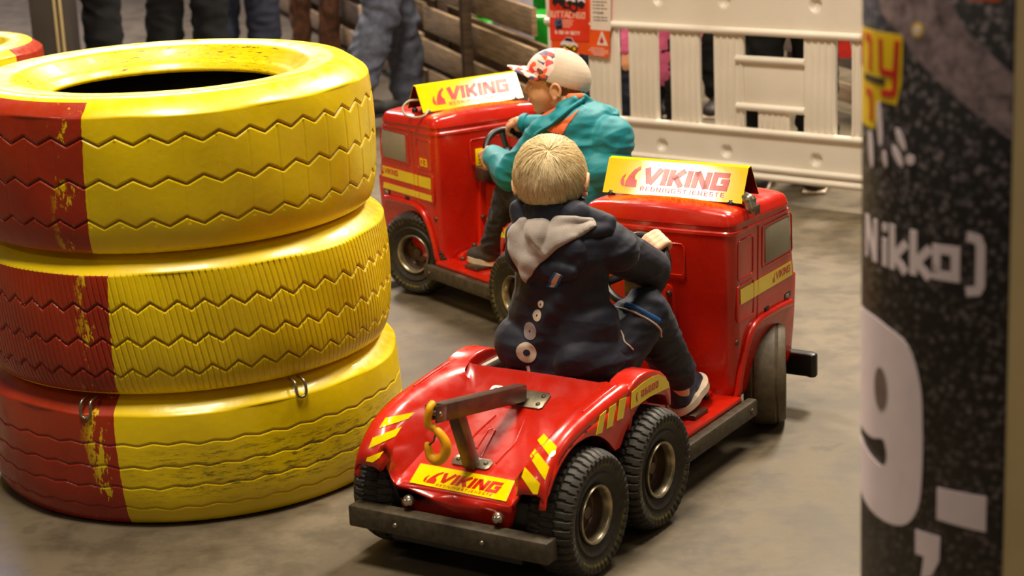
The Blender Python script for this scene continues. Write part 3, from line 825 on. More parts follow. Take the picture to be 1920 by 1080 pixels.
    pm = projmap(bv_, FO, FU, FV, Vector((.796, .494, -.346)), .0006)
    lf = [[(-.189, .036), (-.132, .059), (-.138, .043), (-.192, .011)], [(-.196, -.012), (-.144, .023), (-.148, 0), (-.194, -.037)], [(-.187, -.056), (-.158, -.036), (-.160, -.052), (-.170, -.064), (-.186, -.064)]]
    rf = [[(.157, .043), (.165, .060), (.203, .035), (.206, .017), (.200, .011)], [(.156, .006), (.16, .024), (.205, -.009), (.208, -.037)], [(.159, -.039), (.157, -.018), (.202, -.046), (.206, -.068), (.197, -.069)]]
    pmL = projmap(bv_, FO + FU * -.18, FU, FV, (.756, .565, -.329), .0006)
    plate('fender_stripes', [[(a + .18, b) for a, b in p] for p in lf], pmL, 'sticker_yellow', shell, .0006, sub=.006)
    plate('fender_stripes', rf, pm, 'sticker_yellow', shell, .0006, sub=.006)
    for s in (-1, 1):
        ps = (lambda s: (lambda a, b: (Vector((a, s * .2197, b)), Vector((0, s, 0)))))(s)
        sd = [[(.224, .308), (.248, .307), (.229, .267), (.205, .27)], [(.262, .310), (.289, .308), (.271, .268), (.247, .269)], [(.303, .311), (.331, .308), (.314, .270), (.289, .272)]]
        # bars sit on the wall where it is tall enough
        sd = [[(x, min(z, float(zf(x)) - .013)) for x, z in p] for p in sd]
        plate('side_bars', sd, ps, 'sticker_yellow', shell, .0006)
        stk = plate('number_sticker', [[(.345, .279), (.352, .312), (.366, .314), (.40, .318), (.44, .318), (.468, .314), (.492, .301), (.508, .286), (.511, .274), (.424, .280), (.38, .278)]], lambda a, b: (ps(a, b)[0] + Vector((0, s * .0006, 0)), Vector((0, s, 0))), 'sticker_yellow', shell, .0006)
        pl_, wd = text_polys('06000', .014, .2, 0, .3, 1.1); ph = [(0, .3), (.0, .7), (.25, 1), (.4, .85), (.25, .7), (.22, .5), (.3, .1), (.2, -.02)]
        fx = (lambda a: .390 + a) if s < 0 else (lambda a: .478 - a)
        plate('lettering', [[(fx(a), .290 + b) for a, b in p] for p in pl_] + [[(fx(-.022 + a * .018), .286 + b * .02) for a, b in ph]], lambda a, b: (Vector((a, s * .2212, b)), Vector((0, s, 0))), 'sticker_red', stk, .0004)
    dmap = lambda a, b: (dk(a, b, .0012), DN)
    bst = plate('rear_sticker', [[(-.114, .068), (.105, .066), (.116, .010), (-.107, .013)]], dmap, 'sticker_yellow', shell, .0006)
    pl_, wd = text_polys('VIKING', 1, .29, .12, .16); sc = .135 / wd
    pol = [[(-.050 + a * sc, .026 + b * .028) for a, b in p] for p in pl_] + [[(-.082 + a * .05, .020 + b * .036) for a, b in lg] for lg in logo_polys(1)]
    pl2, wd2 = text_polys('REDNINGSTJENESTE', 1, .13, 0, .34)
    pol += [[(-.048 + a * .128 / wd2, .0155 + b * .0065) for a, b in p] for p in pl2]
    plate('lettering', pol, lambda a, b: (dk(a, b, .0020), DN), 'sticker_red', bst, .0004)
    for y in (.103, -.103):
        V2, F2 = lathe_vf([(0, .016), (.007, .0165), (.008, .022), (.0105, .023), (.0115, .028), (.0115, .036)], 20, 'x', Matrix.Translation((0, y, .145))); mk('bolt', V2, F2, 'chrome', T)
    # --- crane
    CR = empty_child('crane', T)
    def deckplate(name, poly):
        bm = bmesh.new(); A = [bm.verts.new(dk(a, b, .0045)) for a, b in poly]; B = [bm.verts.new(dk(a, b, .0005)) for a, b in poly]
        bm.faces.new(A); bm.faces.new(B[::-1]); n = len(poly)
        for i in range(n): bm.faces.new((A[i], B[i], B[(i + 1) % n], A[(i + 1) % n]))
        bmesh.ops.recalc_face_normals(bm, faces=bm.faces)
        bmesh.ops.bevel(bm, geom=list(bm.edges), offset=.0012, segments=2, affect='EDGES', profile=.5)
        return from_bm(name, bm, 'steel', CR)
    def rrect(x0, y0, x1, y1, r=.006):
        return [(x0 + r, y0), (x1 - r, y0), (x1, y0 + r), (x1, y1 - r), (x1 - r, y1), (x0 + r, y1), (x0, y1 - r), (x0, y0 + r)]
    up_ = deckplate('upper_plate', rrect(-.085, .268, .055, .318)); lo_ = deckplate('lower_plate', rrect(-.052, .080, .036, .108))
    for par, sp in ((up_, ((-.072, .305), (.042, .305), (.042, .280))), (lo_, ((-.040, .095), (.024, .095)))):
        for a, b in sp:
            Vq, Fq = lathe_vf([(0, .0070), (.003, .0070), (.005, .0055), (.005, .003)], 12, 'z', Matrix.Translation(dk(a, b, 0)) @ Matrix((DU, DV, DN)).transposed().to_4x4()); mk('screw', Vq, Fq, 'dark_steel', par)
    a0, a1 = Vector((-.026, 0, .354)), Vector((.292, 0, .300)); dv = (a1 - a0).normalized(); nv = Vector((-dv.z, 0, dv.x))
    def bar(name, p0, p1, hw, hh, mat, bev=.0015, hh1=None):
        d = (p1 - p0).normalized(); n_ = d.cross(Vector((0, 1, 0))).normalized(); hh1 = hh1 or hh
        bm = bmesh.new(); vs = [bm.verts.new(c + Vector((0, 1, 0)) * sy * hw + n_ * sz * h) for (c, h) in ((p0, hh), (p1, hh1)) for sy in (-1, 1) for sz in (-1, 1)]
        for f in ((0, 1, 3, 2), (4, 6, 7, 5), (0, 4, 5, 1), (2, 3, 7, 6), (0, 2, 6, 4), (1, 5, 7, 3)): bm.faces.new([vs[i] for i in f])
        bmesh.ops.recalc_face_normals(bm, faces=bm.faces)
        bmesh.ops.bevel(bm, geom=list(bm.edges), offset=bev, segments=2, affect='EDGES', profile=.5); return from_bm(name, bm, mat, CR)
    am = a0 + dv * .030
    bar('boom', am, a1, .014, .0165, 'dark_steel')
    for s in (-1, 1):
        c = Vector((0, s * .012, 0)); bar('boom_cheek', a0 + c, am + dv * .004 + c, .002, .0165, 'dark_steel', .001)
    Vq, Fq = lathe_vf([(0, -.016), (.004, -.016), (.0045, -.014), (.0045, .014), (.004, .016), (0, .016)], 14, 'y', Matrix.Translation(a0 + dv * .012)); mk('boom_pin', Vq, Fq, 'steel', CR)
    bar('strut', Vector((.058, .002, .335)), Vector((.105, .002, .207)), .013, .012, 'dark_steel')
    gs = bmesh.new(); vv = [gs.verts.new(p) for p in ((.262, -.0145, .290), (.300, -.0145, .294), (.300, -.0145, .304), (.262, -.0145, .290), (.262, -.046, .2755), (.296, -.046, .290))]
    gs.free()
    # hook
    hp = catmull([(a0.x + .010, 0, a0.z + .018), (a0.x - .004, .0, a0.z + .010), (a0.x - .005, .004, .336), (-.025, -.006, .326), (-.024, -.020, .314), (-.023, -.029, .296), (-.023, -.024, .276), (-.023, -.008, .263), (-.023, .007, .268), (-.023, .012, .284), (-.023, .015, .295)], 6)
    rad = list(np.interp(np.linspace(0, 1, len(hp)), [0, .2, .32, .55, .75, .92, 1], [.0075, .0075, .0075, .0105, .0105, .0075, .0035]))
    hk = tube('hook', hp, rad, 'hook_yellow', CR, 14)
    tube('hook_latch', [(-.024, -.010, .322), (-.024, -.002, .300), (-.024, .010, .290)], .002, 'dark_steel', hk, 8)
    # --- steering wheel
    sc_ = Vector((.785, 0, .435)); tl = math.radians(30); uu = Vector((0, 1, 0)); vv_ = Vector((math.sin(tl), 0, math.cos(tl))); ax = uu.cross(vv_)
    SW = empty_child('steering_wheel', T)
    rp = [sc_ + (uu * math.cos(a) + vv_ * math.sin(a)) * .077 for a in np.linspace(0, 2 * PI, 49)[:-1]]
    tube('rim', rp, .0095, 'black_plastic', SW, 12, closed=True)
    for a in (math.radians(90), math.radians(210), math.radians(330)):
        d = uu * math.cos(a) + vv_ * math.sin(a); tube('spoke', [sc_ + d * .012 + ax * .004, sc_ + d * .076], .010, 'black_plastic', SW, 10, flat=(1, .45), upv=ax)
    Mx = Matrix((uu, vv_, ax)).transposed().to_4x4(); Mx.translation = sc_
    Vq, Fq = lathe_vf([(0, -.010), (.020, -.009), (.024, -.004), (.024, .006), (.012, .020), (.011, .06)], 24, 'z', Mx @ Matrix.Scale(1, 4)); mk('hub_cap', Vq, Fq, 'black_plastic', SW)
    sgn = 1 if ax.x > 0 else -1
    tube('steering_column', [sc_ + ax * sgn * .005, Vector((.886, 0, .375))], .010, 'black_plastic', T, 12)
    box('coin_box', (.838, -.004, .352), (.886, .060, .394), 'dark_steel', T, .004)
    # --- wheels
    for s in (1, -1):
        make_wheel(T, .160, s); make_wheel(T, .426, s)
    return T

def empty_child(name, parent):
    e = bpy.data.objects.new(name, None); link(e, parent); e.empty_display_size = .05; return e

T1M = Matrix.Translation((-.1483, 3.3991, 0)) @ Matrix.Rotation(1.0049, 4, 'Z')
T2M = Matrix.Translation((.4411, 4.7805, 0)) @ Matrix.Rotation(2.1508, 4, 'Z')
t1 = tagp(make_truck(T1M, None, .4, [(.335, .370)]), 'red ride-on toy tow truck in front, fair-haired boy driving, crane with yellow hook', 'toy truck')
t2 = tagp(make_truck(T2M, '03', .3, [(.337, .370), (.300, .319)]), 'red ride-on toy truck marked 03 behind, driven by the boy in the cap', 'toy truck')
make_wheel(t1, 1.100, 1, .40, .158); make_wheel(t1, 1.112, -1, .41, .163, R=.120, worn=True)
make_wheel(t2, 1.045, 1, .35, .165); make_wheel(t2, 1.045, -1, .35, .165, R=.120, worn=True)
# grey plug on its lead beside the front truck's sign
pe = empty_child('power_plug', t1)
tube('plug_lead', catmull([(1.005, -.13, .575), (1.0, -.150, .580), (.992, -.165, .576), (.985, -.172, .571)], 6), .0035, 'cable', pe, 8)
Bp = Blob(); Bp.cone((.985, -.168, .574), (.973, -.190, .566), .010, .014, (1.1, .8)); Bp.cone((.973, -.188, .566), (.968, -.196, .548), .014, .013); Bp.build('plug_body', 'steel', pe, .0015, 2)
for i in range(6):
    tube('plug_rib', [(.957 + i * .005, -.209, .556), (.955 + i * .005, -.210, .536)], .0016, 'steel', pe, 6)
# grey lead looping out of the rear truck's sign
tube('power_lead', catmull([(1.0, .165, .590), (1.0, .20, .592), (1.0, .222, .575), (.985, .222, .556), (.965, .200, .548), (.955, .178, .552), (.965, .160, .562), (.985, .155, .570), (1.0, .165, .562)], 8), .0035, 'cable', t2, 8)

# ------------------------------------------------------------------ painted tyre stack
def paint_tyre(name, z0, h, seam, kind, seed, loc=(-.735, 4.222), R=.460, tilt=0., NT=1300, redspan=1.25):
    """truck tyre lying flat; tread pattern cut into the mesh; attributes carry angle, groove depth and tread region"""
    rs = R - .030
    side_top = [(R - .05, h * .5, 0), (R - .055, h - .055, 0), (R - .12, h - .060, 0), (.272, h - .060, 0), (.264, h - .058, 0), (.262, h - .053, 0), (.264, h - .048, 0), (.270, h - .045, 0), (.271, h - .041, 0), (.280, h - .037, 0), (.283, h - .033, 0), (.290, h - .030, 0), (.292, h - .026, 0), (.302, h - .022, 0), (.304, h - .017, 0), (.318, h - .011, 0), (.320, h - .006, 0), (.34, h - .002, 0), (.37, h, 0), (.385, h + .001, 0), (.387, h - .001, 0), (R - .058, h - .001, 0), (R - .050, h - .003, 0), (R - .030, h - .016, .0), (R - .010, h - .030, 0), (R - .007, h - .034, 0)]
    NTR = 130; tz0, tz1 = .012, h - .036; tr = []
    for i in range(NTR + 1):
        t = i / NTR; u = 2 * t - 1; tr.append((R - .006 * abs(u) ** 2.6 - .010 * max(0, u) ** 6, tz1 + (tz0 - tz1) * t, 1))
    bot = [(R - .020, .006, 0), (R - .032, .001, 0), (R - .08, 0, 0), (R - .12, .008, 0), (.30, .035, 0), (.28, .05, 0), (.276, .07, 0), (.29, .085, 0), (R - .055, .09, 0), (R - .05, h * .5, 0)]
    prof = np.array(side_top + tr + bot); m = len(prof)
    th = np.linspace(0, 2 * PI, NT, endpoint=False)
    r = np.repeat(prof[:, 0:1], NT, 1); z = np.repeat(prof[:, 1:2], NT, 1); tw = np.repeat(prof[:, 2:3], NT, 1); A = np.repeat(th[None, :], m, 0)
    g = np.zeros_like(r)
    tri = lambda x: 2 * np.abs((x % 1) - .5) * 2 - 1
    if kind == 'A':
        nt = 42
        for i, zc in enumerate((.218, .478, .745)):
            sh = .5 * i + .1 * np.sin(A * 3 + i)
            zg = zc * h + .0085 * tri(A * nt / (2 * PI) + sh); d = (z - zg)
            g = np.maximum(g, np.clip(1.15 - np.abs(d) / .0029, 0, 1))
        vs = np.abs(((A * nt / (2 * PI) + .5) % 1) - .5) / nt * 2 * PI * R
        g = np.maximum(g, .22 * np.clip(1 - vs / .003, 0, 1) * (z < .75 * h) * (z > .2 * h))
    elif kind == 'B':
        nt = 52
        for i, zc in enumerate((.185, .41, .655)):
            zg = zc * h + .0095 * tri(A * nt / (2 * PI) + .04 * i); d = (z - zg)
            g = np.maximum(g, np.clip(1.2 - np.abs(d) / .0034, 0, 1))
        ph = (A * R + (z - h / 2) * .18) / .0135
        si = np.abs((ph % 1) - .5) * .0135; jit = np.sin(np.floor(ph) * 12.9898) * .5 + .5
        g = np.maximum(g, (.25 + .35 * jit) * np.clip(1.2 - si / .0014, 0, 1))
    elif kind == 'C':
        for i, zc in enumerate((.16, .325, .485, .66)):
            zg = zc * h + .0028 * tri(A * 46 / (2 * PI) + .3 * i) + .0012 * np.sin(A * 17 + i); d = (z - zg)
            g = np.maximum(g, np.clip(1.2 - np.abs(d) / .0022, 0, 1) * .8)
    g = g * (tw > 0)
    depth = {'A': .0075, 'B': .0065, 'C': .0045}[kind]
    lump = .0016 * np.sin(A * 5 + seed) + .0012 * np.sin(A * 11 + seed * 2 + z * 20)
    # raised shoulder rim at the edge of the tread
    r = r - g * depth + lump * (tw > 0)
    X = r * np.cos(A); Y = r * np.sin(A)
    co_ = np.stack([X, Y, z], -1).reshape(-1, 3)
    me = bpy.data.meshes.new(name); nv = m * NT; me.vertices.add(nv); me.vertices.foreach_set('co', co_.ravel())
    i = np.arange(m - 1)[:, None] * NT; j = np.arange(NT)[None, :]; j2 = (j + 1) % NT
    Q = np.stack([i + j, i + NT + j, i + NT + j2, i + j2], -1).reshape(-1, 4)
    nf = len(Q); me.loops.add(nf * 4); me.loops.foreach_set('vertex_index', Q.ravel()[::1]); me.polygons.add(nf)
    me.polygons.foreach_set('loop_start', np.arange(nf) * 4); me.polygons.foreach_set('loop_total', np.full(nf, 4)); me.update(calc_edges=True)
    me.polygons.foreach_set('use_smooth', [True] * nf)
    for nm, vals in (('ang', A), ('grv', g), ('trd', tw), ('inner', (np.repeat(np.arange(m)[:, None], NT, 1) < 4) | (np.repeat(np.arange(m)[:, None], NT, 1) > m - 5)), ('hz', z / h)):
        at = me.attributes.new(nm, 'FLOAT', 'POINT'); at.data.foreach_set('value', np.asarray(vals, dtype=np.float32).ravel())
    k = N('tyre_paint_' + kind, .3, 0, .2)
    ang = k.attr('ang'); grv = k.attr('grv'); hz = k.attr('hz')
    # angle measured from the colour seam, going clockwise seen from above
    wob = k.noise(14, 5, .7)
    d = k.math('SUBTRACT', seam + 2 * PI, ang); d = k.math('ADD', d, k.math('MULTIPLY', k.math('SUBTRACT', wob, .5), .02))
    d = k.math('SUBTRACT', d, k.math('MULTIPLY', k.math('SUBTRACT', hz, .5), {'A': -.03, 'B': -.02, 'C': .03}[kind]))
    d = k.math('FLOORED_MODULO', d, 2 * PI)
    red = k.math('MULTIPLY', k.math('LESS_THAN', d, redspan), k.math('GREATER_THAN', k.attr('trd'), .5 if kind != 'C' else -1))
    if kind == 'A':
        rim = k.math('MULTIPLY', k.math('GREATER_THAN', hz, .90), k.math('LESS_THAN', k.attr('inner'), .5))
        sxyz = k.n('ShaderNodeSeparateXYZ'); tcc = k.n('ShaderNodeTexCoord'); k.L(tcc.outputs['Object'], sxyz.inputs[0])
        rad = k.math('SQRT', k.math('ADD', k.math('MULTIPLY', sxyz.outputs[0], sxyz.outputs[0]), k.math('MULTIPLY', sxyz.outputs[1], sxyz.outputs[1])))
        outer = k.math('GREATER_THAN', rad, R - .042)
        red = k.math('MULTIPLY', k.math('LESS_THAN', d, redspan), outer)
        d2 = k.math('FLOORED_MODULO', k.math('SUBTRACT', ang, math.radians(40)), 2 * PI)
        red = k.math('MAXIMUM', red, k.math('MULTIPLY', k.math('LESS_THAN', k.math('ABSOLUTE', k.math('SUBTRACT', ang, math.radians(68))), .42), outer))
    # chips of yellow in the red near the seam
    chip = k.ramp(k.noise(26, 6, .75, scl=(1, 1, .45)), [(.555, G1), (.575, W1)])
    near = k.ramp(k.math('ABSOLUTE', k.math('SUBTRACT', d, .085)), [(.02, W1), (.10, G1)])
    red = k.math('MULTIPLY', red, k.math('SUBTRACT', 1, k.math('MULTIPLY', chip, near)))
    yel = k.ramp(k.noise(5, 5), [(.3, lin(236, 203, 0)), (.7, lin(250, 218, 2))])
    rd = k.ramp(k.noise(6, 5), [(.3, lin(152, 34, 8)), (.7, lin(180, 50, 18))])
    col = k.mix(red, yel, rd)
    blk = lin(30, 26, 10)
    # bare rubber where paint never reached the groove bottom
    gm = k.math('MULTIPLY', k.ramp(grv, [(.55, G1), (.95, W1)]), k.ramp(k.noise(18, 4), [(.3, (.25,) * 3 + (1,)), (.62, W1)]))
    col = k.mix(k.math('MULTIPLY', gm, .8), col, lin(56, 44, 6))
    nick = k.ramp(k.noise(55, 5, .75, scl=(1, 1, 2.5)), [(.70, G1), (.74, W1)]); col = k.mix(k.math('MULTIPLY', nick, .75), col, blk)
    grime = k.ramp(k.noise(3.2, 6, .7), [(.45, G1), (.8, W1)]); col = k.mix(k.math('MULTIPLY', grime, .22), col, lin(120, 96, 20))
    if kind == 'C':
        sc = k.ramp(k.noise(60, 6, .8, scl=(.35, .35, 2.2)), [(.50, G1), (.62, W1)])
        zone = k.math('MULTIPLY', k.ramp(hz, [(.16, G1), (.28, W1), (.55, W1), (.68, G1)]), k.ramp(k.math('ABSOLUTE', k.math('SUBTRACT', ang, math.radians(305))), [(.45, W1), (.95, G1)]))
        col = k.mix(k.math('MULTIPLY', k.math('MULTIPLY', sc, zone), .85), col, lin(46, 42, 14))
    if kind == 'A':
        cx_ = k.n('ShaderNodeCombineXYZ'); k.L(k.math('MULTIPLY', ang, 5), cx_.inputs[0]); k.L(k.math('MULTIPLY', rad, 260), cx_.inputs[1]); wr = k.math('MULTIPLY', k.ramp(k.noise(1.6, 5, .75, cx_.outputs[0]), [(.55, G1), (.60, W1)]), k.ramp(k.noise(5, 3), [(.42, G1), (.5, W1)]))
        band = k.math('MULTIPLY', k.ramp(k.math('ABSOLUTE', k.math('SUBTRACT', rad, .310)), [(.04, W1), (.06, G1)]), k.ramp(hz, [(.75, G1), (.8, W1)]))
        col = k.mix(k.math('MULTIPLY', k.math('MULTIPLY', wr, band), .8), col, blk)
        # worn patch of bare rubber inside the bead
        pa = k.math('MULTIPLY', k.ramp(k.math('ABSOLUTE', k.math('SUBTRACT', ang, math.radians(205))), [(.10, W1), (.22, G1)]), k.math('LESS_THAN', rad, .30))
        col = k.mix(k.math('MULTIPLY', pa, k.ramp(k.noise(60, 4), [(.38, G1), (.5, W1)])), col, lin(60, 52, 30))
    col = k.mix(k.attr('inner'), col, lin(16, 14, 12))
    k.color(col); k.rough(k.ramp(k.noise(30, 5), [(.3, (.22,) * 3 + (1,)), (.75, (.5,) * 3 + (1,))]))
    b1 = k.noise(45, 6, .65); k.bump(b1, .22, .003)
    me.materials.append(MATS['tyre_paint_' + kind])
    o = bpy.data.objects.new(name, me); COL.objects.link(o); o.location = (loc[0], loc[1], z0); o.rotation_euler = (tilt, 0, 0)
    return o
RD = math.radians
tb = tagp(paint_tyre('painted_tyre', .0, .282, RD(-102.5), 'C', 3, R=.468, redspan=1.7), 'yellow and red painted truck tyre on the floor, lowest of the stack', 'tyre', 'painted tyre stack')
tm = tagp(paint_tyre('painted_tyre', .284, .298, RD(-101.6), 'B', 5, loc=(-.735, 4.222), NT=2500, redspan=1.7), 'yellow and red painted truck tyre in the middle, fine cuts across its tread', 'tyre', 'painted tyre stack')
tt = tagp(paint_tyre('painted_tyre', .588, .322, RD(-103.2), 'A', 8, loc=(-.747, 4.225), R=.455, tilt=.010, redspan=1.7), 'yellow painted truck tyre on top of the stack, red at its left side', 'tyre', 'painted tyre stack')
def shackle(par, ang, z):
    c, s = math.cos(ang), math.sin(ang); M_ = Matrix.Translation(Vector((.455 * c, .455 * s, z))) @ Matrix.Rotation(ang, 4, 'Z')
    P = [(-.02, -.011, .02), (.004, -.011, .016), (.010, -.012, -.004), (.011, -.008, -.014), (.011, 0, -.017), (.011, .008, -.014), (.010, .012, -.004), (.004, .011, .016), (-.02, .011, .02)]
    tube('shackle', [M_ @ Vector(p) for p in catmull(P, 4)], .0032, 'steel', par, 10)
shackle(tb, RD(-110.8), .258); shackle(tb, RD(-53), .262)
# second stack behind, only its edge in the picture
for i in range(3):
    t_ = tt.copy(); COL.objects.link(t_); t_.name = 'painted_tyre'; t_.location = (-1.745, 5.75, .266 * i); t_.rotation_euler = (0, 0, -1.2); t_.scale = (.8, .8, .80)
    t_['label'] = ['yellow tyre at the left edge, on the floor under two others', 'yellow tyre at the left edge, between two others', 'yellow tyre at the left edge, topmost behind the big stack'][i]; t_['group'] = 'tyres of the second stack'
tube('webbing_strap', catmull([(-1.75, 5.43, .803), (-1.60, 5.42, .802), (-1.48, 5.41, .78), (-1.42, 5.40, .70), (-1.40, 5.4, .3), (-1.40, 5.4, .02)], 6), .016, 'black_plastic', None, 8, flat=(1, .15))
tagp(bpy.data.objects['webbing_strap'], 'black strap lying over the tyre at the left edge', 'strap')

# ------------------------------------------------------------------ white plastic barrier
BO = Vector((1.2088, 6.3511, 0)); BD = Vector((-.777, .629, 0)); BN = Vector((-.629, -.777, 0))   # origin, along, towards camera
def BM(u, z, d=0.): return BO + BD * u + Vector((0, 0, z)) + BN * d
BMat = Matrix((BD, BN * -1, Vector((0, 0, 1)))).transposed().to_4x4(); BMat.translation = BO
bar = empty('barrier_fence', BMat)
tagp(bar, 'white plastic crowd barrier with upright slots and a poster at its end', 'barrier')
def bb(name, u0, u1, z0, z1, d0, d1, bev=.006, seg=3):
    return box(name, (u0, -d1, z0), (u1, -d0, z1), 'barrier_plastic', bar, bev, seg)
U0, U1 = -.62, 1.322
slots = [(.041, .102), (.587, .647), (.771, .829), (.953, 1.001), (1.135, 1.190)]; 
slots = [(-.50, -.445), (-.32, -.265), (-.14, -.085)] + slots
win = (.2245, .4645)
bm = bmesh.new()
def bx(u0, u1, z0, z1, d0, d1, bev=.0): bm_box(bm, (u0, -d1, z0), (u1, -d0, z1), bev, 2)
# panels with round dimples
def dimple_panel(name, z0, z1, zc, d):
    us = [.175, .537, .813, -.15, -.45, 1.13]; bm2 = bmesh.new(); nx, nz = 320, max(12, int((z1 - z0) / .006))
    vs = []
    for i in range(nx + 1):
        u = U0 + (U1 - U0) * i / nx; row = []
        for j in range(nz + 1):
            z = z0 + (z1 - z0) * j / nz; dd = d
            for uc in us:
                r_ = math.hypot(u - uc, z - zc); dd -= .016 * max(0, min(1, (.023 - r_) / .007))
            row.append(bm2.verts.new((u, -dd, z)))
        vs.append(row)
    for i in range(nx):
        for j in range(nz): bm2.faces.new((vs[i][j], vs[i + 1][j], vs[i + 1][j + 1], vs[i][j + 1]))
    bk = [[bm2.verts.new((u, .012, z)) for z in (z0, z1)] for u in (U0, U1)]
    bm2.faces.new((bk[0][0], bk[0][1], bk[1][1], bk[1][0]))
    bm2.faces.new([r_[nz] for r_ in vs] + [bk[1][1], bk[0][1]]); bm2.faces.new([r_[0] for r_ in vs][::-1] + [bk[0][0], bk[1][0]])
    bm2.faces.new([v for v in vs[0]] + [bk[0][1], bk[0][0]]); bm2.faces.new([v for v in vs[nx]][::-1] + [bk[1][0], bk[1][1]])
    return from_bm(name, bm2, 'barrier_plastic', bar, sharp=RD(50))
dimple_panel('lower_panel', .08, .250, .165, .010); dimple_panel('upper_panel', .586, .90, .697, .010)
def rail(z, r_, name='rail', u0=U0, u1=U1, d=.012): 
    V, F = tube_vf([(u0, -d, z), (u1, -d, z)], r_, 16, True, flat=(1.1, 1)); return mk(name, V, F, 'barrier_plastic', bar, sharp=.8)
rail(.247, .013); rail(.596, .0135); rail(.118, .012); rail(.088, .014); rail(.888, .014)
# uprights between the slots
edges = [U0] + [e for s_ in sorted(slots + [win]) for e in s_] + [U1]
for i in range(0, len(edges), 2):
    u0, u1 = edges[i], edges[i + 1]
    o = bb('upright', u0, u1, .250, .588, -.012, .008, .004)
    n = max(1, int((u1 - u0) / .030))
    for q_ in range(n + 1):
        uu_ = u0 + .010 + (u1 - u0 - .020) * q_ / max(n, 1)
        bb('rib', uu_ - .0045, uu_ + .0045, .262, .578, .006, .0125, .003)
# the framed panel inside the window of the barrier
bb('window_panel', win[0], win[1], .335, .500, -.006, .006, .004)
V, F = tube_vf([(.215, -.010, .500), (.490, -.010, .500)], .0135, 14); mk('window_rail', V, F, 'barrier_plastic', bar, sharp=.8)
V, F = tube_vf([(.215, -.010, .332), (.490, -.010, .332)], .0135, 14); mk('window_rail', V, F, 'barrier_plastic', bar, sharp=.8)
bb('window_upright', .283, .408, .250, .330, -.008, .008, .004)
for uu_ in (.300, .322, .345, .368, .391): bb('rib', uu_ - .0045, uu_ + .0045, .262, .318, .006, .0115, .003)
for u in (-.4, .66, 1.2): box('foot', (u - .05, -.16, 0), (u + .05, .16, .05), 'black_rubber', bar, .008); box('foot_peg', (u - .015, -.012, .05), (u + .015, .012, .10), 'black_rubber', bar, .003)

# posters on the barrier (flat sheets, plane towards the camera)
def bmap(l_): return lambda a, b: (BM(a, b, l_), BN)
ps = empty('poster', Matrix.Translation(BM(1.15, .48, .02))); tagp(ps, 'orange and white notice with a warning triangle, behind the orange toy poster', 'poster')
def sheet(name, poly, mat, par, l_, th=.0006):
    o = plate(name, poly, bmap(l_), mat, par, th); o.matrix_parent_inverse = par.matrix_world.inverted(); return o
def inv_parent(par): par.matrix_world = par.matrix_world
bpy.context.view_layer.update()
sheet('sheet', [[(1.290, .492), (1.290, .80), (1.003, .80), (1.026, .474)]], 'poster_orange', ps, .0255)
sheet('white_area', [[(1.105, .576), (1.098, .80), (1.005, .80), (1.015, .574)]], 'paper_white', ps, .0262)
tl_ = []
for i, z in enumerate((.700, .688, .676, .664, .652, .620, .609)):
    n = (5, 4, 5, 3, 6, 4, 4)[i]; u = 1.092
    for j in range(n):
        wd = .009 + .006 * ((i * 3 + j * 5) % 3)
        if u - wd < 1.016: break
        tl_.append([(u, z), (u, z + .0035), (u - wd, z + .0035), (u - wd, z)]); u -= wd + .003
pl_, wd = text_polys('HTTACHES', .0085, .2)
sheet('lettering', tl_ + [[(1.092 - a * .8, .634 + b) for a, b in p] for p in pl_], 'print_black', ps, .0269, .0003)
sheet('warning_triangle', [[(1.079, .520), (1.058, .570), (1.052, .570), (1.030, .519)]], 'paper_white', ps, .0269, .0003)
sheet('warning_drop', [[(1.063, .528), (1.066, .536), (1.060, .545), (1.056, .556), (1.052, .545), (1.047, .536), (1.050, .528), (1.056, .525)]], 'print_red', ps, .0273, .0003)
sheet('small_print', [[(1.118 - x, z), (1.118 - x, z + .005), (1.118 - x - w_, z + .005), (1.118 - x - w_, z)] for x, z, w_ in ((.010, .505, .060), (.0, .497, .090), (.012, .489, .078), (.022, .481, .050))], 'print_pink', ps, .0269, .0003)
pf = empty('poster', Matrix.Translation(BM(1.2, .5, .02))); tagp(pf, 'orange toy poster in front of the white notice at the end of the barrier', 'poster')
bpy.context.view_layer.update()
sheet('sheet', [[(1.292, .528), (1.290, .80), (1.112, .80), (1.112, .530)]], 'poster_red', pf, .0285)
pl_, wd = text_polys('BUTTACH60', .023, .26, .12, .1)
sheet('lettering', [[(1.300 - a * .172 / wd, .6145 + b) for a, b in p] for p in pl_] + [[(1.235 - x, z), (1.235 - x, z + .004), (1.235 - x - w_, z + .004), (1.235 - x - w_, z)] for x, z, w_ in ((.0, .603, .055), (.0, .595, .050), (.004, .587, .044), (.0, .579, .038))], 'print_pink', pf, .0292, .0003)
pl_, wd = text_polys('OBS 00 0RT', .012, .24, 0, .12) if False else text_polys('6 00 HI SETT', .012, .24, 0, .12)
sheet('lettering', [[(1.268 - a * .115 / wd, .553 + b) for a, b in p] for p in pl_], 'paper_white', pf, .0292, .0003)
sheet('photo', [[(1.270, .592), (1.266, .607), (1.233, .612), (1.233, .575), (1.262, .566)]], 'print_blue', pf, .0292, .0003)
sheet('photo_shade', [[(1.262, .570), (1.262, .582), (1.233, .588), (1.233, .572)], [(1.255, .590), (1.255, .596), (1.236, .603), (1.236, .595)]], 'print_black', pf, .0296, .0003)
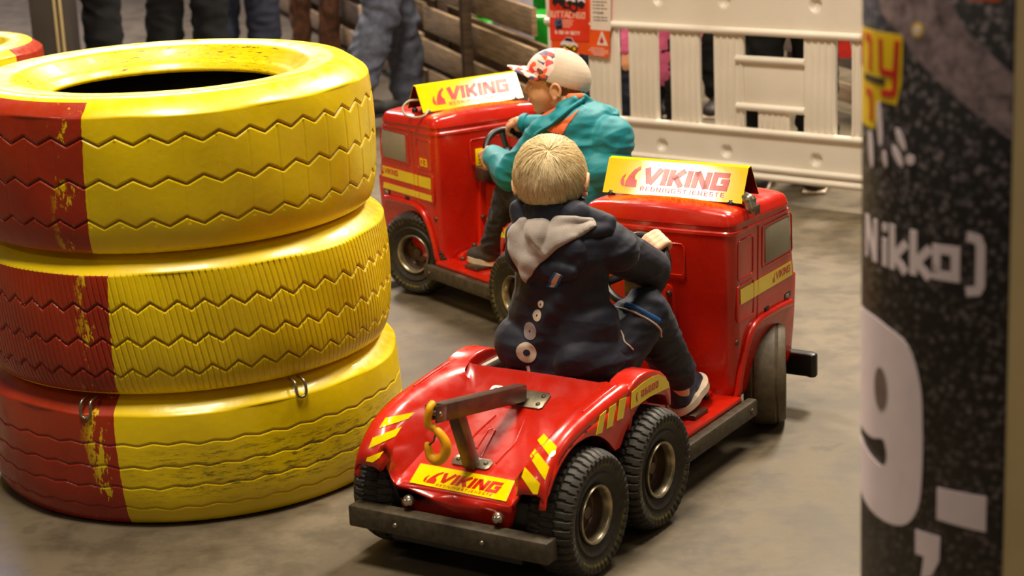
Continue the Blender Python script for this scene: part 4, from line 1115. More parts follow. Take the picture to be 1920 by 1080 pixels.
def car(cx, cz, s, body, hubc, par, l_):
    P = lambda pts: [[(cx - x * s, cz + z * s) for x, z in p] for p in pts]
    sheet('car_print', P([[(-1, -.15), (-.95, .25), (-.6, .45), (-.3, .75), (.35, .72), (.6, .3), (.95, .15), (1, -.2)]]), body, par, l_, .0003)
    sheet('car_windows', P([[(-.55, .42), (-.32, .7), (.3, .67), (.5, .32)], [(-1, -.15), (-1.0, -.05), (1, -.12), (1, -.22)]]), 'print_black', par, l_ + .0004, .0003)
    circ = lambda x0, r: [(x0 + r * math.cos(t * PI / 8), -.28 + r * math.sin(t * PI / 8)) for t in range(16)]
    br_ = lambda a, b: a[1:] + a[:1] + [(a[0][0], a[0][1] + .03)] + b[8:] + b[:8] + [(b[8][0], b[8][1] - .03)]
    sheet('car_tyres', P([br_(circ(-.55, .32), circ(.6, .32))]), 'print_black', par, l_ + .0005, .0003)
    sheet('car_hubs', P([circ(-.55, .18), circ(.6, .18), [(.0, -.2), (.0, .15), (.25, .12), (.25, -.2)]]), hubc, par, l_ + .0009, .0003)
car(1.205, .5125, .040, 'print_white', 'print_yellow', pf, .0292)
car(1.215, .672, .062, 'print_black', 'print_red', pf, .0292)
car(1.168, .678, .045, 'print_white', 'print_black', pf, .0302)

# ------------------------------------------------------------------ advertising column, right foreground
CC = Vector((.61597, 2.18432, 0)); CRD = .20
cl = empty('advertising_column', Matrix.Translation(CC)); tagp(cl, 'round advertising column in the right foreground wrapped in a dark asphalt print', 'column')
lathe('shaft', [(0, 0), (CRD - .003, 0), (CRD - .003, 2.0), (0, 2.0)], 'column_board', cl, 96, 'z')
def cmap(l_): return lambda a, b: (Vector((math.cos(RD(a)) * (CRD - .003 + l_), math.sin(RD(a)) * (CRD - .003 + l_), b)), Vector((math.cos(RD(a)), math.sin(RD(a)), 0)))
def cwrap(name, polys, mat, par, l_, sub=2.0, th=.0005):
    """polys in (angle deg, z); subdivided so that they follow the curve"""
    sc = 100.0
    P = [[(a, z * sc) for a, z in p] for p in polys]
    f = cmap(l_); return plate(name, P, lambda a, b: f(a, b / sc), mat, par, th, sub=sub)
k = MATS['asphalt_print']
post = []
V = []; F = []; na, nz = 90, 2
for i in range(na + 1):
    a = -260 + (260 - 112.4) * i / na
    for z in (0, 1.9):
        V.append(cmap(.0008)(a, z)[0])
for i in range(na): F.append((2 * i, 2 * i + 2, 2 * i + 3, 2 * i + 1))
pr = mk('printed_wrap', V, F, 'asphalt_print', cl); sm = pr.modifiers.new('s', 'SOLIDIFY'); sm.thickness = .0008; sm.offset = 0
cwrap('print_band', [[(-172, 1.30), (-136, 1.262), (-128, 1.215), (-112.6, 1.168), (-112.6, 1.098), (-124, 1.125), (-140, 1.165), (-152, 1.20), (-164, 1.225)]], 'asphalt_band', pr, .0016)
# yellow and red logo fragment
cwrap('print_logo', [[(-185, 1.200), (-151.6, 1.203), (-152.0, 1.150), (-154.5, 1.124), (-164, 1.124), (-168, 1.09), (-185, 1.088)]], 'print_yellow', pr, .0018)
def dstroke(pts, t, ar=.35):
    # strokes in an isotropic layout: degrees scaled by ar (1 deg = 3.49 mm)
    S_ = 1 / 3.44
    out = []
    for i in range(len(pts) - 1):
        q_ = stroke_poly([(pts[i][0] / S_, pts[i][1] * 1000), (pts[i + 1][0] / S_, pts[i + 1][1] * 1000)], t)[0]
        out.append([(p.x * S_, p.y / 1000) for p in q_])
    return out
cwrap('print_letters', dstroke([(-177, 1.192), (-172, 1.192), (-172, 1.155)], 9) + dstroke([(-184, 1.192), (-184, 1.155)], 9) + dstroke([(-164, 1.195), (-163.5, 1.158), (-156, 1.158)], 8) + dstroke([(-154.2, 1.196), (-155.5, 1.136), (-163, 1.134)], 8) + dstroke([(-176, 1.130), (-171, 1.130), (-171, 1.098)], 9), 'print_red', pr, .0026)
cwrap('print_mark', dstroke([(-178, 1.146), (-161, 1.147)], 7), 'print_black', pr, .0028)
def disc2(a, z, r, n=16, asp=1.): return [(a + r / 3.44 * math.cos(t * 2 * PI / n), z + r * asp / 1000 * math.sin(t * 2 * PI / n)) for t in range(n)]
cwrap('print_dot', [disc2(-144.9, 1.210, 8)], 'print_yellow', pr, .0026)
cwrap('print_dot_ring', [disc2(-144.9, 1.210, 5)], 'print_white', pr, .0032)
def slug(a, z, w_, h_, rot): 
    out = []
    for t in range(14):
        x, y = w_ * math.cos(t * 2 * PI / 14), h_ * math.sin(t * 2 * PI / 14); out.append((a + (x * math.cos(rot) - y * math.sin(rot)) / 3.44, z + (x * math.sin(rot) + y * math.cos(rot)) / 1000))
    return out
cwrap('print_white_marks', [slug(-164, 1.098, 6, 26, .12), slug(-152, 1.087, 5, 14, .6), slug(-153.5, 1.067, 5, 14, .7), slug(-147.5, 1.066, 7, 6, 0), slug(-171, 1.065, 7, 22, .2), slug(-160.5, 1.06, 4, 10, .3)], 'print_white', pr, .0026)
# Nikko)
let = []
def glyph(ch, a0, zb, h, t, sx=1.):
    _, st = GL[ch]
    for s_ in st:
        pts = [(x * h * sx, y * h) for x, y in s_]
        for q_ in stroke_poly(pts, t): let.append([(a0 + p.x / 3.44, zb + p.y / 1000) for p in q_])
for ch, a0, h, sx in (('N', -176.5, 50, .8), ('i', -162.2, 50, .9), ('k', -157.6, 52, .92), ('k', -147.4, 52, .92), ('o', -138.4, 62, .86), (')', -126.0, 52, 1.2)): glyph(ch, a0, .9345, h, 10.5, sx)
cwrap('print_lettering', let, 'print_white', pr, .0020, sub=1.6)
# big 9, comma, dash
nine = []
S_ = 3.44
def thick(pts, t):
    for q_ in stroke_poly([(a * S_, z * 1000) for a, z in pts], t): nine.append([(p.x / S_, p.y / 1000) for p in q_])
o9 = catmull([(-185, .864, 0), (-170, .868, 0), (-158, .863, 0), (-148, .850, 0), (-142.5, .81, 0), (-141.2, .76, 0), (-141.2, .70, 0), (-143, .655, 0), (-150, .628, 0), (-165, .622, 0), (-185, .630, 0)], 4)
i9 = catmull([(-185, .715, 0), (-170, .716, 0), (-163.5, .722, 0), (-160, .722, 0), (-158.4, .705, 0), (-160, .692, 0), (-165, .690, 0), (-185, .700, 0)], 3)
poly = [(p.x, p.y) for p in o9] + [(-185, .700)] + [(p.x, p.y) for p in i9[::-1]][1:] + [(-185, .716)]
cwrap('print_nine', [poly], 'print_white', pr, .0020)
cwrap('print_nine_counter', [disc2(-162.5, .785, 15, 18, 1.75)], 'print_grey', pr, .0027)
cwrap('print_dash', [[(-135.1, .651), (-135.1, .690), (-118.0, .690), (-118.0, .647)]], 'print_white', pr, .0020)
cwrap('print_comma', [[(-143.6, .600), (-143.6, .630), (-133.7, .630), (-133.9, .600), (-137, .578), (-141, .572), (-140, .60)]], 'print_white', pr, .0020)
cwrap('print_orange_edge', [[(-127, 1.246), (-127, 1.27), (-117, 1.27), (-117, 1.245)]], 'print_orange', pr, .0020)

# ------------------------------------------------------------------ background: slatted timber fence
FA = Vector((.13, 7.42, 0)); FD = Vector((-.279, .960, 0)).normalized(); FNn = Vector((FD.y, -FD.x, 0)) * -1
fM = Matrix((FD, -FNn, Vector((0, 0, 1)))).transposed().to_4x4(); fM.translation = FA
tf = empty('timber_fence', fM); tagp(tf, 'long slatted fence of rough brown boards on dark posts behind the boys', 'fence')
rnd = random.Random(5)
for layer, (d0, zs) in enumerate(((0., .04), (.105, .085))):
    z = zs
    for r_ in range(7 if layer == 0 else 3):
        hgt = rnd.uniform(.085, .12); u = -.02
        while u < 9.4:
            ln = rnd.uniform(1.1, 1.9); dd = rnd.choice((-.015, .0, .0)); zz = z + rnd.uniform(-.014, .014)
            box('board', (u, d0 - .012 + dd, zz), (min(u + ln, 9.5), d0 + .010 + dd, zz + hgt * rnd.uniform(.85, 1.05)), rnd.choice(('timber', 'timber', 'timber_pale', 'timber_dark')) if layer == 0 else rnd.choice(('timber', 'timber_dark')), tf, .003)
            u += ln + rnd.uniform(.0, .02)
        z += hgt + rnd.uniform(.035, .06)
for u in (.77, 3.6, 6.2):
    box('post', (u, -.075, 0), (u + .055, -.034, 1.25), 'timber_dark', tf, .004)
for u in (1.6, 4.2, 7.0):
    box('post', (u, .03, 0), (u + .05, .08, 1.1), 'timber_dark', tf, .004)
def fpt(u, z, d=0.): return FA + FD * u + Vector((0, 0, z)) + FNn * d
# rough bark-covered trunks standing by the fence
def trunk(x, y, r, lab):
    b = Blob(); b.chain([(x, y, 0.02), (x + .02, y, .45), (x - .01, y, .9), (x + .01, y, 1.4)], [r * 1.15, r, r * .95, r * .9])
    o = b.build('tree_trunk', 'bark', None, .012, 2, folds(.02, (20, 20, 6), 4)); tagp(o, lab, 'tree trunk', 'trunks by the fence')
trunk(-1.06, 10.1, .05, 'rough brown trunk by the timber fence, left of the pair'); trunk(-.90, 10.0, .05, 'rough brown trunk by the timber fence, right of the pair')

# green toy tractors behind the fence
def toy_tractor(x, y, rz, lab, s=1.):
    M_ = Matrix.Translation((x, y, .0)) @ Matrix.Rotation(rz, 4, 'Z') @ Matrix.Scale(s, 4)
    e = empty('toy_tractor', M_); tagp(e, lab, 'toy tractor', 'green toy tractors behind the fence')
    box('bonnet', (.05, -.11, .22), (.42, .11, .42), 'toy_green', e, .03, 3); box('body', (-.30, -.13, .18), (.07, .13, .30), 'toy_green', e, .02, 3)
    for sx_ in (-.26, .02):
        for sy_ in (-.12, .12): box('cab_pillar', (sx_ - .015, sy_ - .015, .28), (sx_ + .015, sy_ + .015, .66), 'toy_green', e, .006)
    box('cab_roof', (-.31, -.16, .65), (.07, .16, .70), 'toy_green', e, .02, 3); box('seat', (-.22, -.08, .30), (-.06, .08, .40), 'black_plastic', e, .01)
    for sy_ in (-1, 1):
        for (wx, r_) in ((-.18, .19), (.30, .12)):
            lathe('wheel', [(.0, -.03), (r_ * .45, -.035), (r_ * .5, -.04), (r_, -.035), (r_, .035), (r_ * .5, .04), (r_ * .45, .035), (0, .03)], 'black_rubber', e, 28, 'y', Matrix.Translation((wx, sy_ * .17, r_)))
            lathe('wheel_rim', [(.0, -.035), (r_ * .42, -.042), (r_ * .42, .042), (0, .035)], 'toy_orange', e, 20, 'y', Matrix.Translation((wx, sy_ * .17, r_)))
    return e
p = fpt(1.25, 0, -.65); toy_tractor(p.x, p.y, 2.6, 'green toy tractor behind the fence, near the white barrier')
p = fpt(2.3, 0, -.7); toy_tractor(p.x, p.y, .6, 'green toy tractor behind the fence, beside the man in jeans')
p = fpt(3.9, 0, -.7); toy_tractor(p.x, p.y, 2.0, 'green toy tractor behind the fence, right of the dark trousers')
p = fpt(.30, 0, -.45)
bx_ = box('storage_box', (.0, 8.4, 0), (.15, 8.6, .62), 'grey_box', None, .01); tagp(bx_, 'pale lilac box behind the timber fence beside the white barrier', 'box')

# grey door post at the far left
gp = box('door_post', (-2.10, 8.6, 0), (-1.94, 8.85, 2.2), 'grey_post', None, .006); tagp(gp, 'dark grey upright post at the upper left behind the tyres', 'post')
for x in (-1.985, -1.96): box('groove_strip', (x - .006, 8.592, 0), (x + .006, 8.601, 2.2), 'column_board', gp, .002)

# ------------------------------------------------------------------ people
def head_blob(b, M_):
    """child's head, local frame x forward, y left, z up, origin in the skull centre"""
    T_ = lambda p: M_ @ Vector(p); Rr = M_.to_3x3()
    E_ = lambda c, r, rx=None: b.ell(T_(c), r, Rr if rx is None else Rr @ rx)
    E_((-.010, 0, .016), (.080, .064, .068)); E_((-.030, 0, .002), (.056, .060, .058))
    E_((.030, 0, -.020), (.048, .053, .055)); E_((.032, 0, -.048), (.038, .038, .034)); E_((.050, 0, -.070), (.017, .019, .014)); E_((.010, 0, -.045), (.040, .042, .030))
    E_((.056, 0, .020), (.020, .044, .018))
    for s in (-1, 1):
        E_((.050, s * .026, -.030), (.018, .019, .022))
        E_((-.002, s * .064, -.016), (.014, .009, .021)); E_((.000, s * .068, -.034), (.007, .0055, .008))
        er = [T_((-.004 + .0135 * math.cos(t), s * (.0735 + .003 * math.sin(t) - .005 * math.cos(t)), -.014 + .0205 * math.sin(t))) for t in np.linspace(-1.0, 3.9, 12)]
        b.chain(er, [.0040] * 12); b.ell(T_((.009, s * .066, -.018)), (.006, .005, .006), Rr)
    b.cone(T_((.068, 0, .006)), T_((.083, 0, -.018)), .006, .0085); 
    for s in (-1, 1): E_((.078, s * .007, -.021), (.007, .006, .005))
    E_((.070, 0, -.042), (.010, .017, .0055)); E_((.068, 0, -.050), (.010, .015, .0055)); E_((.063, 0, -.032), (.014, .018, .010))
def head_extras(body, M_):
    T_ = lambda p: M_ @ Vector(p); Rr = M_.to_3x3()
    for s in (-1, 1):
        b = Blob().ell(T_((.0655, s * .026, -.002)), (.0068, .0085, .0060), Rr); e = mk('eye', b.V, b.F, 'eye_white', body)
        b = Blob().ell(T_((.0710, s * .0268, -.002)), (.0022, .0038, .0040), Rr); mk('iris', b.V, b.F, 'eye_iris', e)
        b = Blob(); 
        tube('eyelid', [T_(p) for p in catmull([(.064, s * .014, .001), (.0735, s * .020, .0065), (.0740, s * .028, .0070), (.067, s * .037, .001)], 5)], .0024, 'skin_tan', body, 8)
        tube('eyebrow', [T_(p) for p in catmull([(.0745, s * .012, .018), (.0755, s * .022, .022), (.069, s * .036, .018)], 5)], .0022, 'hair_brown', body, 6, flat=(1, .7))
    tube('mouth', [T_(p) for p in catmull([(.071, -.016, -.0475), (.0785, -.006, -.0455), (.0785, .006, -.0455), (.071, .016, -.0475)], 5)], .0022, 'lip', body, 8)

def hand(b, rim, t, w_, rr, side, palmlen=.040, open_=0.):
    """fist gripping a rim: rim point, tangent t, wrist direction w_, side=+1 thumb towards +t"""
    rim, t, w_ = Vector(rim), Vector(t).normalized(), Vector(w_).normalized(); w_ = (w_ - t * t.dot(w_)).normalized(); n = t.cross(w_).normalized() * side
    if n.z < 0 and abs(n.z) > .15: n = -n
    fr = .0062; R_ = rr + fr
    wr = rim + w_ * (palmlen + .010) + n * .004
    kn = [rim + t * ((i - 1.5) * .0125) * side + w_ * .012 + n * (R_ + .004 - abs(i - 1.3) * .0012) for i in range(4)]
    for i in range(4):
        b.cone(wr + t * (i - 1.5) * .0095 * side, kn[i], .0130, .0095)
        ln = (2.9, 3.2, 3.0, 2.5)[i]; pts = [kn[i]]
        for q_ in range(1, 7):
            a = ln * q_ / 6.
            pts.append(rim + t * ((i - 1.5) * .0125) * side + (n * math.cos(a) - w_ * math.sin(a)) * R_)
        b.chain(pts, [.0088, .0080, .0074, .0070, .0066, .0060, .0052])
    b.ell(rim + w_ * .030 + n * .003, (.017, .017, .017))
    th0 = wr + t * .012 * -side; th = [wr - t * .014 * side - n * .002, rim + w_ * .020 - t * .027 * side - n * .004, rim - t * .024 * side - n * (R_ * .6) + w_ * .004, rim - t * .014 * side - n * R_ - w_ * .002]
    b.chain(th, [.010, .0085, .0075, .006])
    return wr

def limb_path(pts, n=5): return catmull(pts, n)

def strands(name, M_, cen, rad, crown, n, L, mat, parent, keep, lift=.003, wid=.0010, droop=.0, seed=1, tuft=0.):
    """short hair laid over the skull away from the crown"""
    rg = random.Random(seed); V = []; F = []; tone = []
    cr = Vector(crown).normalized()
    made = 0; tries = 0
    while made < n and tries < n * 6:
        tries += 1
        d = Vector((rg.gauss(0, 1), rg.gauss(0, 1), rg.gauss(0, 1)))
        if d.length < 1e-3: continue
        d.normalize()
        if not keep(d): continue
        made += 1; tn = min(1, max(0, rg.gauss(.66, .18) + .35 * noise.noise(Vector((d.x * 8, d.y * 8, d.z * 2.5))))); 
        p = d.copy(); ln = L * rg.uniform(.7, 1.15); seg = 6; pts = []
        ax_ = (p - cr); tang = (ax_ - p * ax_.dot(p))
        tang = tang.normalized() if tang.length > .02 else Vector((rg.uniform(-1, 1), rg.uniform(-1, 1), 0)).normalized()
        clump = noise.noise_vector(d * 7) * 1.0 + noise.noise_vector(d * 22) * .5 + Vector((rg.gauss(0, .16), rg.gauss(0, .16), rg.gauss(0, .16)))
        swirl = d.cross(tang) * .25
        tang = (tang + clump * .5 + swirl + Vector((0, 0, -droop))); 
        h0 = rg.uniform(0, lift * .5)
        for i in range(seg + 1):
            t = i / seg; tg = (tang - p * tang.dot(p)).normalized()
            pts.append((p.copy(), h0 + lift * math.sin(t * PI * .75) + tuft * max(0, noise.noise(d * 5)) * t))
            p = (p + tg * (ln / seg) / rad[0] + Vector((0, 0, -droop * .02))).normalized()
        base = len(V); wv = p.cross(tang).normalized()
        for i, (q_, h) in enumerate(pts):
            nr = Vector((q_.x / rad[0], q_.y / rad[1], q_.z / rad[2])).normalized()
            c = Vector((q_.x * rad[0], q_.y * rad[1], q_.z * rad[2])) + Vector(cen) + nr * (h + .0012)
            ww = wid * (1 - .75 * i / seg); sd = nr.cross(tang).normalized() * ww
            for v in (c - sd, c + nr * ww * .8, c + sd): V.append(M_ @ v); tone.append(tn * (.75 + .25 * i / seg))
        for i in range(seg):
            for j in range(3):
                a = base + i * 3 + j; b_ = base + i * 3 + (j + 1) % 3; F.append((a, b_, b_ + 3, a + 3))
        F.append((base + 2, base + 1, base)); F.append((base + seg * 3, base + seg * 3 + 1, base + seg * 3 + 2))
    return mk(name, V, F, mat, parent, attrs={'tone': tone})

def shoe(parent, heel, toe, mat, solemat, w_=.034, h=.050, roll=0.):
    heel, toe = Vector(heel), Vector(toe); d = (toe - heel).normalized(); s = d.cross(Vector((0, 0, 1))).normalized(); u = s.cross(d).normalized(); L_ = (toe - heel).length
    R_ = Matrix((d, s, u)).transposed().to_4x4(); R_.translation = heel; R_ = R_ @ Matrix.Rotation(roll, 4, 'X')
    b = Blob(); P = lambda x, y, z: R_ @ Vector((x * L_, y, z))
    b.cone(P(.16, 0, .024), P(.5, 0, .022), .027, .026, (1.05, .9)); b.cone(P(.5, 0, .020), P(.80, 0, .015), .027, .026, (1.15, .75)); b.ell(P(.80, 0, .015), (.030, .030, .020)); b.cone(P(.20, 0, .03), P(.22, 0, h), .026, .025); b.cone(P(.28, 0, .035), P(.55, 0, .030), .025, .020)
    o = b.build('shoe', mat, parent, .003, 3)
    pts = [];
    for t in np.linspace(0, 2 * PI, 40)[:-1]:
        x = .5 + .53 * math.cos(t); y = math.sin(t) * w_ * (1.0 + .18 * math.cos(t)) * (1 - .12 * math.exp(-((x - .42) / .12) ** 2)); pts.append((x, y))
    bm = bmesh.new(); A = [bm.verts.new(P(x, y, -.004)) for x, y in pts]; B = [bm.verts.new(P(x, y, .011 + .006 * max(0, x - .7))) for x, y in pts]
    bm.faces.new(A); bm.faces.new(B[::-1]); n = len(pts)
    for i in range(n): bm.faces.new((A[i], B[i], B[(i + 1) % n], A[(i + 1) % n]))
    bmesh.ops.recalc_face_normals(bm, faces=bm.faces); from_bm('sole', bm, solemat, o)
    for k_ in range(3):
        x = .45 + k_ * .1; tube('lace', [P(x, -.017, .040 - k_ * .004), P(x + .03, 0, .049 - k_ * .005), P(x, .017, .040 - k_ * .004)], .0022, solemat if mat != 'shoe_navy' else 'steel', o, 6)
    return o

# ---------------- boy on the front truck
HM1 = Matrix.Translation((.470, .014, .700)) @ Matrix.Rotation(RD(14), 4, 'Z') @ Matrix.Rotation(RD(13), 4, 'Y') @ Matrix.Rotation(RD(-4), 4, 'X')
b = Blob(); head_blob(b, HM1)
b.cone((.452, .006, .66), (.448, .0, .60), .036, .040)
b.cone((.45, .0, .57), (.455, -.02, .36), .052, .060, (1.35, 1), (1, 0, 0)); b.cone((.455, .07, .575), (.455, -.10, .575), .034)
b.cone((.455, .045, .325), (.455, -.06, .325), .058)
SWc = Vector((.785, 0, .435)); tl = math.radians(30); SU = Vector((0, 1, 0)); SV = Vector((math.sin(tl), 0, math.cos(tl)))
def rimp(deg): a = RD(deg); return SWc + (SU * math.cos(a) + SV * math.sin(a)) * .077, (-SU * math.sin(a) + SV * math.cos(a))
rp, tn = rimp(124); wd_ = Vector((-.55, -.10, -.62)); wr = hand(b, rp, tn, wd_, .0095, 1)
elR = Vector((.640, -.118, .478)); shR = Vector((.468, -.112, .570))
b.chain([shR, elR, wr], [.030, .024, .016])
rpl, tnl = rimp(10); wdl = Vector((-.85, .10, .05)); wl = hand(b, rpl, tnl, wdl, .0095, -1)
elL = Vector((.575, .125, .46)); shL = Vector((.455, .080, .565)); b.chain([shL, elL, wl], [.030, .024, .016])
hipR, knR, anR = Vector((.47, -.085, .325)), Vector((.585, -.130, .405)), Vector((.735, -.130, .205))
hipL, knL, anL = Vector((.47, .065, .325)), Vector((.60, .115, .395)), Vector((.745, .125, .19))
for h_, kn_, an_ in ((hipR, knR, anR), (hipL, knL, anL)): b.chain([h_, kn_, an_], [.050, .036, .024]); b.cone(an_, an_ + Vector((.012, 0, -.045)), .020, .014)
boy1 = b.build('person', 'skin_light', None, .0026, 4); boy1.matrix_world = T1M
tagp(boy1, 'person with short blond hair in a navy hooded jacket, driving the front truck', 'person')
head_extras(boy1, HM1)
# hair: solid cap with strands over it
kp = lambda d: (d.x < .25 and d.z > -.62 + .45 * max(0, d.x + .4)) or (d.z > .42 and d.x < .93)
crown = (-.78, -.26, .56)
HC, HR = (-.013, 0, .010), (.083, .0665, .074)
b = Blob(); b.ell(HM1 @ Vector(HC), (HR[0] + .001, HR[1] + .001, HR[2] + .001), HM1.to_3x3()); b.ell(HM1 @ Vector((-.044, 0, -.030)), (.034, .050, .034), HM1.to_3x3())
hm = b.build('hair', 'hair_blond', boy1, .003, 4, lambda p, n: .0022 * noise.noise(Vector((p.x * 25, p.y * 60, p.z * 18))))
# trim the cap of hair to the hairline
bm = bmesh.new(); bm.from_mesh(hm.data); Mi = HM1.inverted()
dl = [v for v in bm.verts if not ((lambda q_: (q_.x < .020 and q_.z > -.058 and not (abs(q_.y) > .050 and q_.x > -.030 and q_.z < -.004)) or q_.z > .040 - .1 * max(0, .05 - q_.x))(Mi @ v.co))]
bmesh.ops.delete(bm, geom=dl, context='VERTS'); bm.to_mesh(hm.data); bm.free()
at = hm.data.attributes.new('tone', 'FLOAT', 'POINT'); at.data.foreach_set('value', [.25] * len(hm.data.vertices))
hairkeep = lambda d: (lambda q_: (q_.x < .022 and q_.z > -.052 and not (abs(q_.y) > .050 and q_.x > -.026 and q_.z < -.004)) or q_.z > .046)(Vector((d.x * HR[0] + HC[0], d.y * HR[1], d.z * HR[2] + HC[2])))
strands('hair_strands', HM1, HC, HR, crown, 13000, .040, 'hair_blond', hm, hairkeep, .0045, .0008, .35, 3, .005)

# jacket
b = Blob()
b.ell((.452, -.010, .595), (.062, .098, .040)); b.cone((.448, .012, .560), (.448, -.052, .560), .072, .074, (1, 1))
b.cone((.445, -.018, .56), (.448, -.010, .42), .070, .082, (1.38, 1), (1, 0, 0)); b.cone((.448, -.010, .42), (.452, -.012, .335), .082, .088, (1.50, 1), (1, 0, 0))
b.ell((.455, -.012, .315), (.092, .136, .040)); b.ell((.43, .06, .36), (.075, .075, .065)); b.ell((.44, -.07, .345), (.085, .082, .060))
b.cone((.468, -.090, .590), (.48, -.128, .558), .046, .045)
def sleeve(b, sh, el, wr, r0, r1, r2): 
    m1 = sh.lerp(el, .5); m2 = el.lerp(wr, .5); b.chain([sh, m1, el, m2, el.lerp(wr, .86)], [r0, (r0 + r1) / 2, r1, (r1 + r2) / 2, r2])
sleeve(b, Vector((.472, -.105, .575)), elR + Vector((0, .0, .003)), wr, .050, .043, .028)
sleeve(b, Vector((.458, .070, .575)), elL, wl, .048, .040, .028)
def jk(p, n):
    f1 = folds(.0035, (7, 12, 24), 2)(p, n)
    if p.z < .56 and p.x < .50:   # long diagonal drag folds from the right armpit down to the hem at the back
        q_ = (p.z - .50) * .55 - (-p.y - .10) * .80
        f1 += .0050 * math.sin(q_ * 80 + 2 * noise.noise(p * 9)) * max(0, min(1, (.58 - p.z) / .1)) * max(0, min(1, (-p.y + .10) / .12))
    return f1
jacket = b.build('jacket', 'navy_cloth', boy1, .0035, 5, jk)
# cuff bands
def band(name, p0, p1, r, mat, parent, w_=.006):
    d = (p1 - p0).normalized(); V, F = tube_vf([p0, p0 + d * w_], [r, r], 20, True); return mk(name, V, F, mat, parent, sharp=.8)
for e_, w2 in ((elR, wr), (elL, wl)):
    d = (w2 - e_).normalized(); c = e_.lerp(w2, .86) + d * .017; tube('cuff', [c, c + d * .009, c + d * .014], [.0300, .0315, .0290], 'navy_light', jacket, 24); tube('cuff_edge', [c + d * .013, c + d * .0165], [.0285, .0285], 'reflective', jacket, 24)
# stand-up collar
colr = [(.452 + math.cos(t) * .056, .004 + math.sin(t) * .060, .656 + .004 * math.sin(t * 2 + 1) + .004 * math.cos(t)) for t in np.linspace(0, 2 * PI, 40)[:-1]]
b = Blob()
for i in range(0, 39): b.cone(Vector(colr[i]) - Vector((0, 0, .026)), Vector(colr[i]), .013, .010, n=10)
b.build('collar', 'navy_cloth', jacket, .003, 3, folds(.002, (30, 30, 30), 3))
# hood: navy pouch hanging on the back
b = Blob()
b.cone((.425, .060, .640), (.382, .015, .545), .028, .026); b.cone((.430, -.060, .640), (.385, .005, .545), .030, .026); b.cone((.395, .055, .600), (.372, .020, .520), .022, .014)
b.cone((.425, .062, .640), (.430, -.064, .642), .026, .028); b.cone((.400, .0, .600), (.378, .015, .520), .034, .016); b.ell((.392, -.045, .57), (.022, .060, .050)); b.ell((.380, -.030, .535), (.018, .062, .026)); b.ell((.385, .050, .560), (.018, .030, .040))
b.cone((.440, -.060, .644), (.458, -.120, .622), .020, .018); b.cone((.400, -.060, .605), (.445, -.125, .612), .020, .014)
hood = b.build('hood', 'navy_cloth', jacket, .003, 5, folds(.0025, (16, 22, 22), 6))
bvh1 = bvh_of(jacket, hood)
vdir = Vector((.96, 0, -.12)).normalized()
def backmap(lift): return projmap(bvh1, (.38, 0, 0), (0, -1, 0), (0, 0, 1), vdir, lift)
# grey lining: thick fleece sheet, its folds modelled
gpoly = [(-.060, .618), (-.045, .634), (-.015, .641), (.030, .644), (.075, .648), (.100, .642), (.112, .628), (.083, .603), (.050, .582), (.015, .550), (-.020, .507), (-.034, .522), (-.048, .543), (-.062, .570), (-.066, .60)]
bm = bmesh.new(); fc = bm.faces.new([bm.verts.new((x, z, 0)) for x, z in gpoly]); bmesh.ops.triangulate(bm, faces=bm.faces)
for _ in range(9):
    es = [e for e in bm.edges if e.calc_length() > .005]
    if not es: break
    bmesh.ops.subdivide_edges(bm, edges=es, cuts=1); bmesh.ops.triangulate(bm, faces=[f for f in bm.faces if len(f.verts) > 3])
mpb = backmap(0.)
def lined(x, z):
    # main fold line runs from the upper left corner to the middle right edge
    a = Vector((-.040, .645)); b2 = Vector((.030, .560)); ab = b2 - a; t = (Vector((x, z)) - a).dot(ab) / ab.dot(ab); dd = (Vector((x, z)) - a - ab * t); sg = dd.x * ab.y - dd.y * ab.x; ds = dd.length * (1 if sg > 0 else -1)
    r1 = .010 * math.exp(-((ds - .002) / .010) ** 2) * (0 if t > 1.15 else 1) + (.007 if ds < 0 else 0) * min(1, abs(ds) / .004)
    r2 = .006 * math.exp(-((x - .012 - (z - .60) * .1) / .008) ** 2) * (1 if z > .57 else max(0, (z - .55) / .02))
    return .003 + .6 * r1 + .6 * r2 + .001 * noise.noise(Vector((x * 60, z * 60, 0)))
edge_v = {v for e in bm.edges if len(e.link_faces) == 1 for v in e.verts}
info = []
for v in bm.verts: info.append((v, v.co.x, v.co.y, v in edge_v))
pos = {}
for v, x, z, ed in info:
    c, nr = mpb(x, z); pos[v] = (c, nr, (.0025 if ed else lined(x, z)))
for v, (c, nr, l_) in pos.items(): v.co = c + (nr * .5 + Vector((-.5, 0, .05))).normalized() * l_
for _ in range(3): bmesh.ops.smooth_vert(bm, verts=[v for v in bm.verts if v not in edge_v], factor=.4, use_axis_x=True, use_axis_y=True, use_axis_z=True)
lining = from_bm('hood_lining', bm, 'fleece', hood, sharp=RD(80)); so = lining.modifiers.new('t', 'SOLIDIFY'); so.thickness = .003; so.offset = 0
lining['label'] = 'light grey fleece lining of the hood'
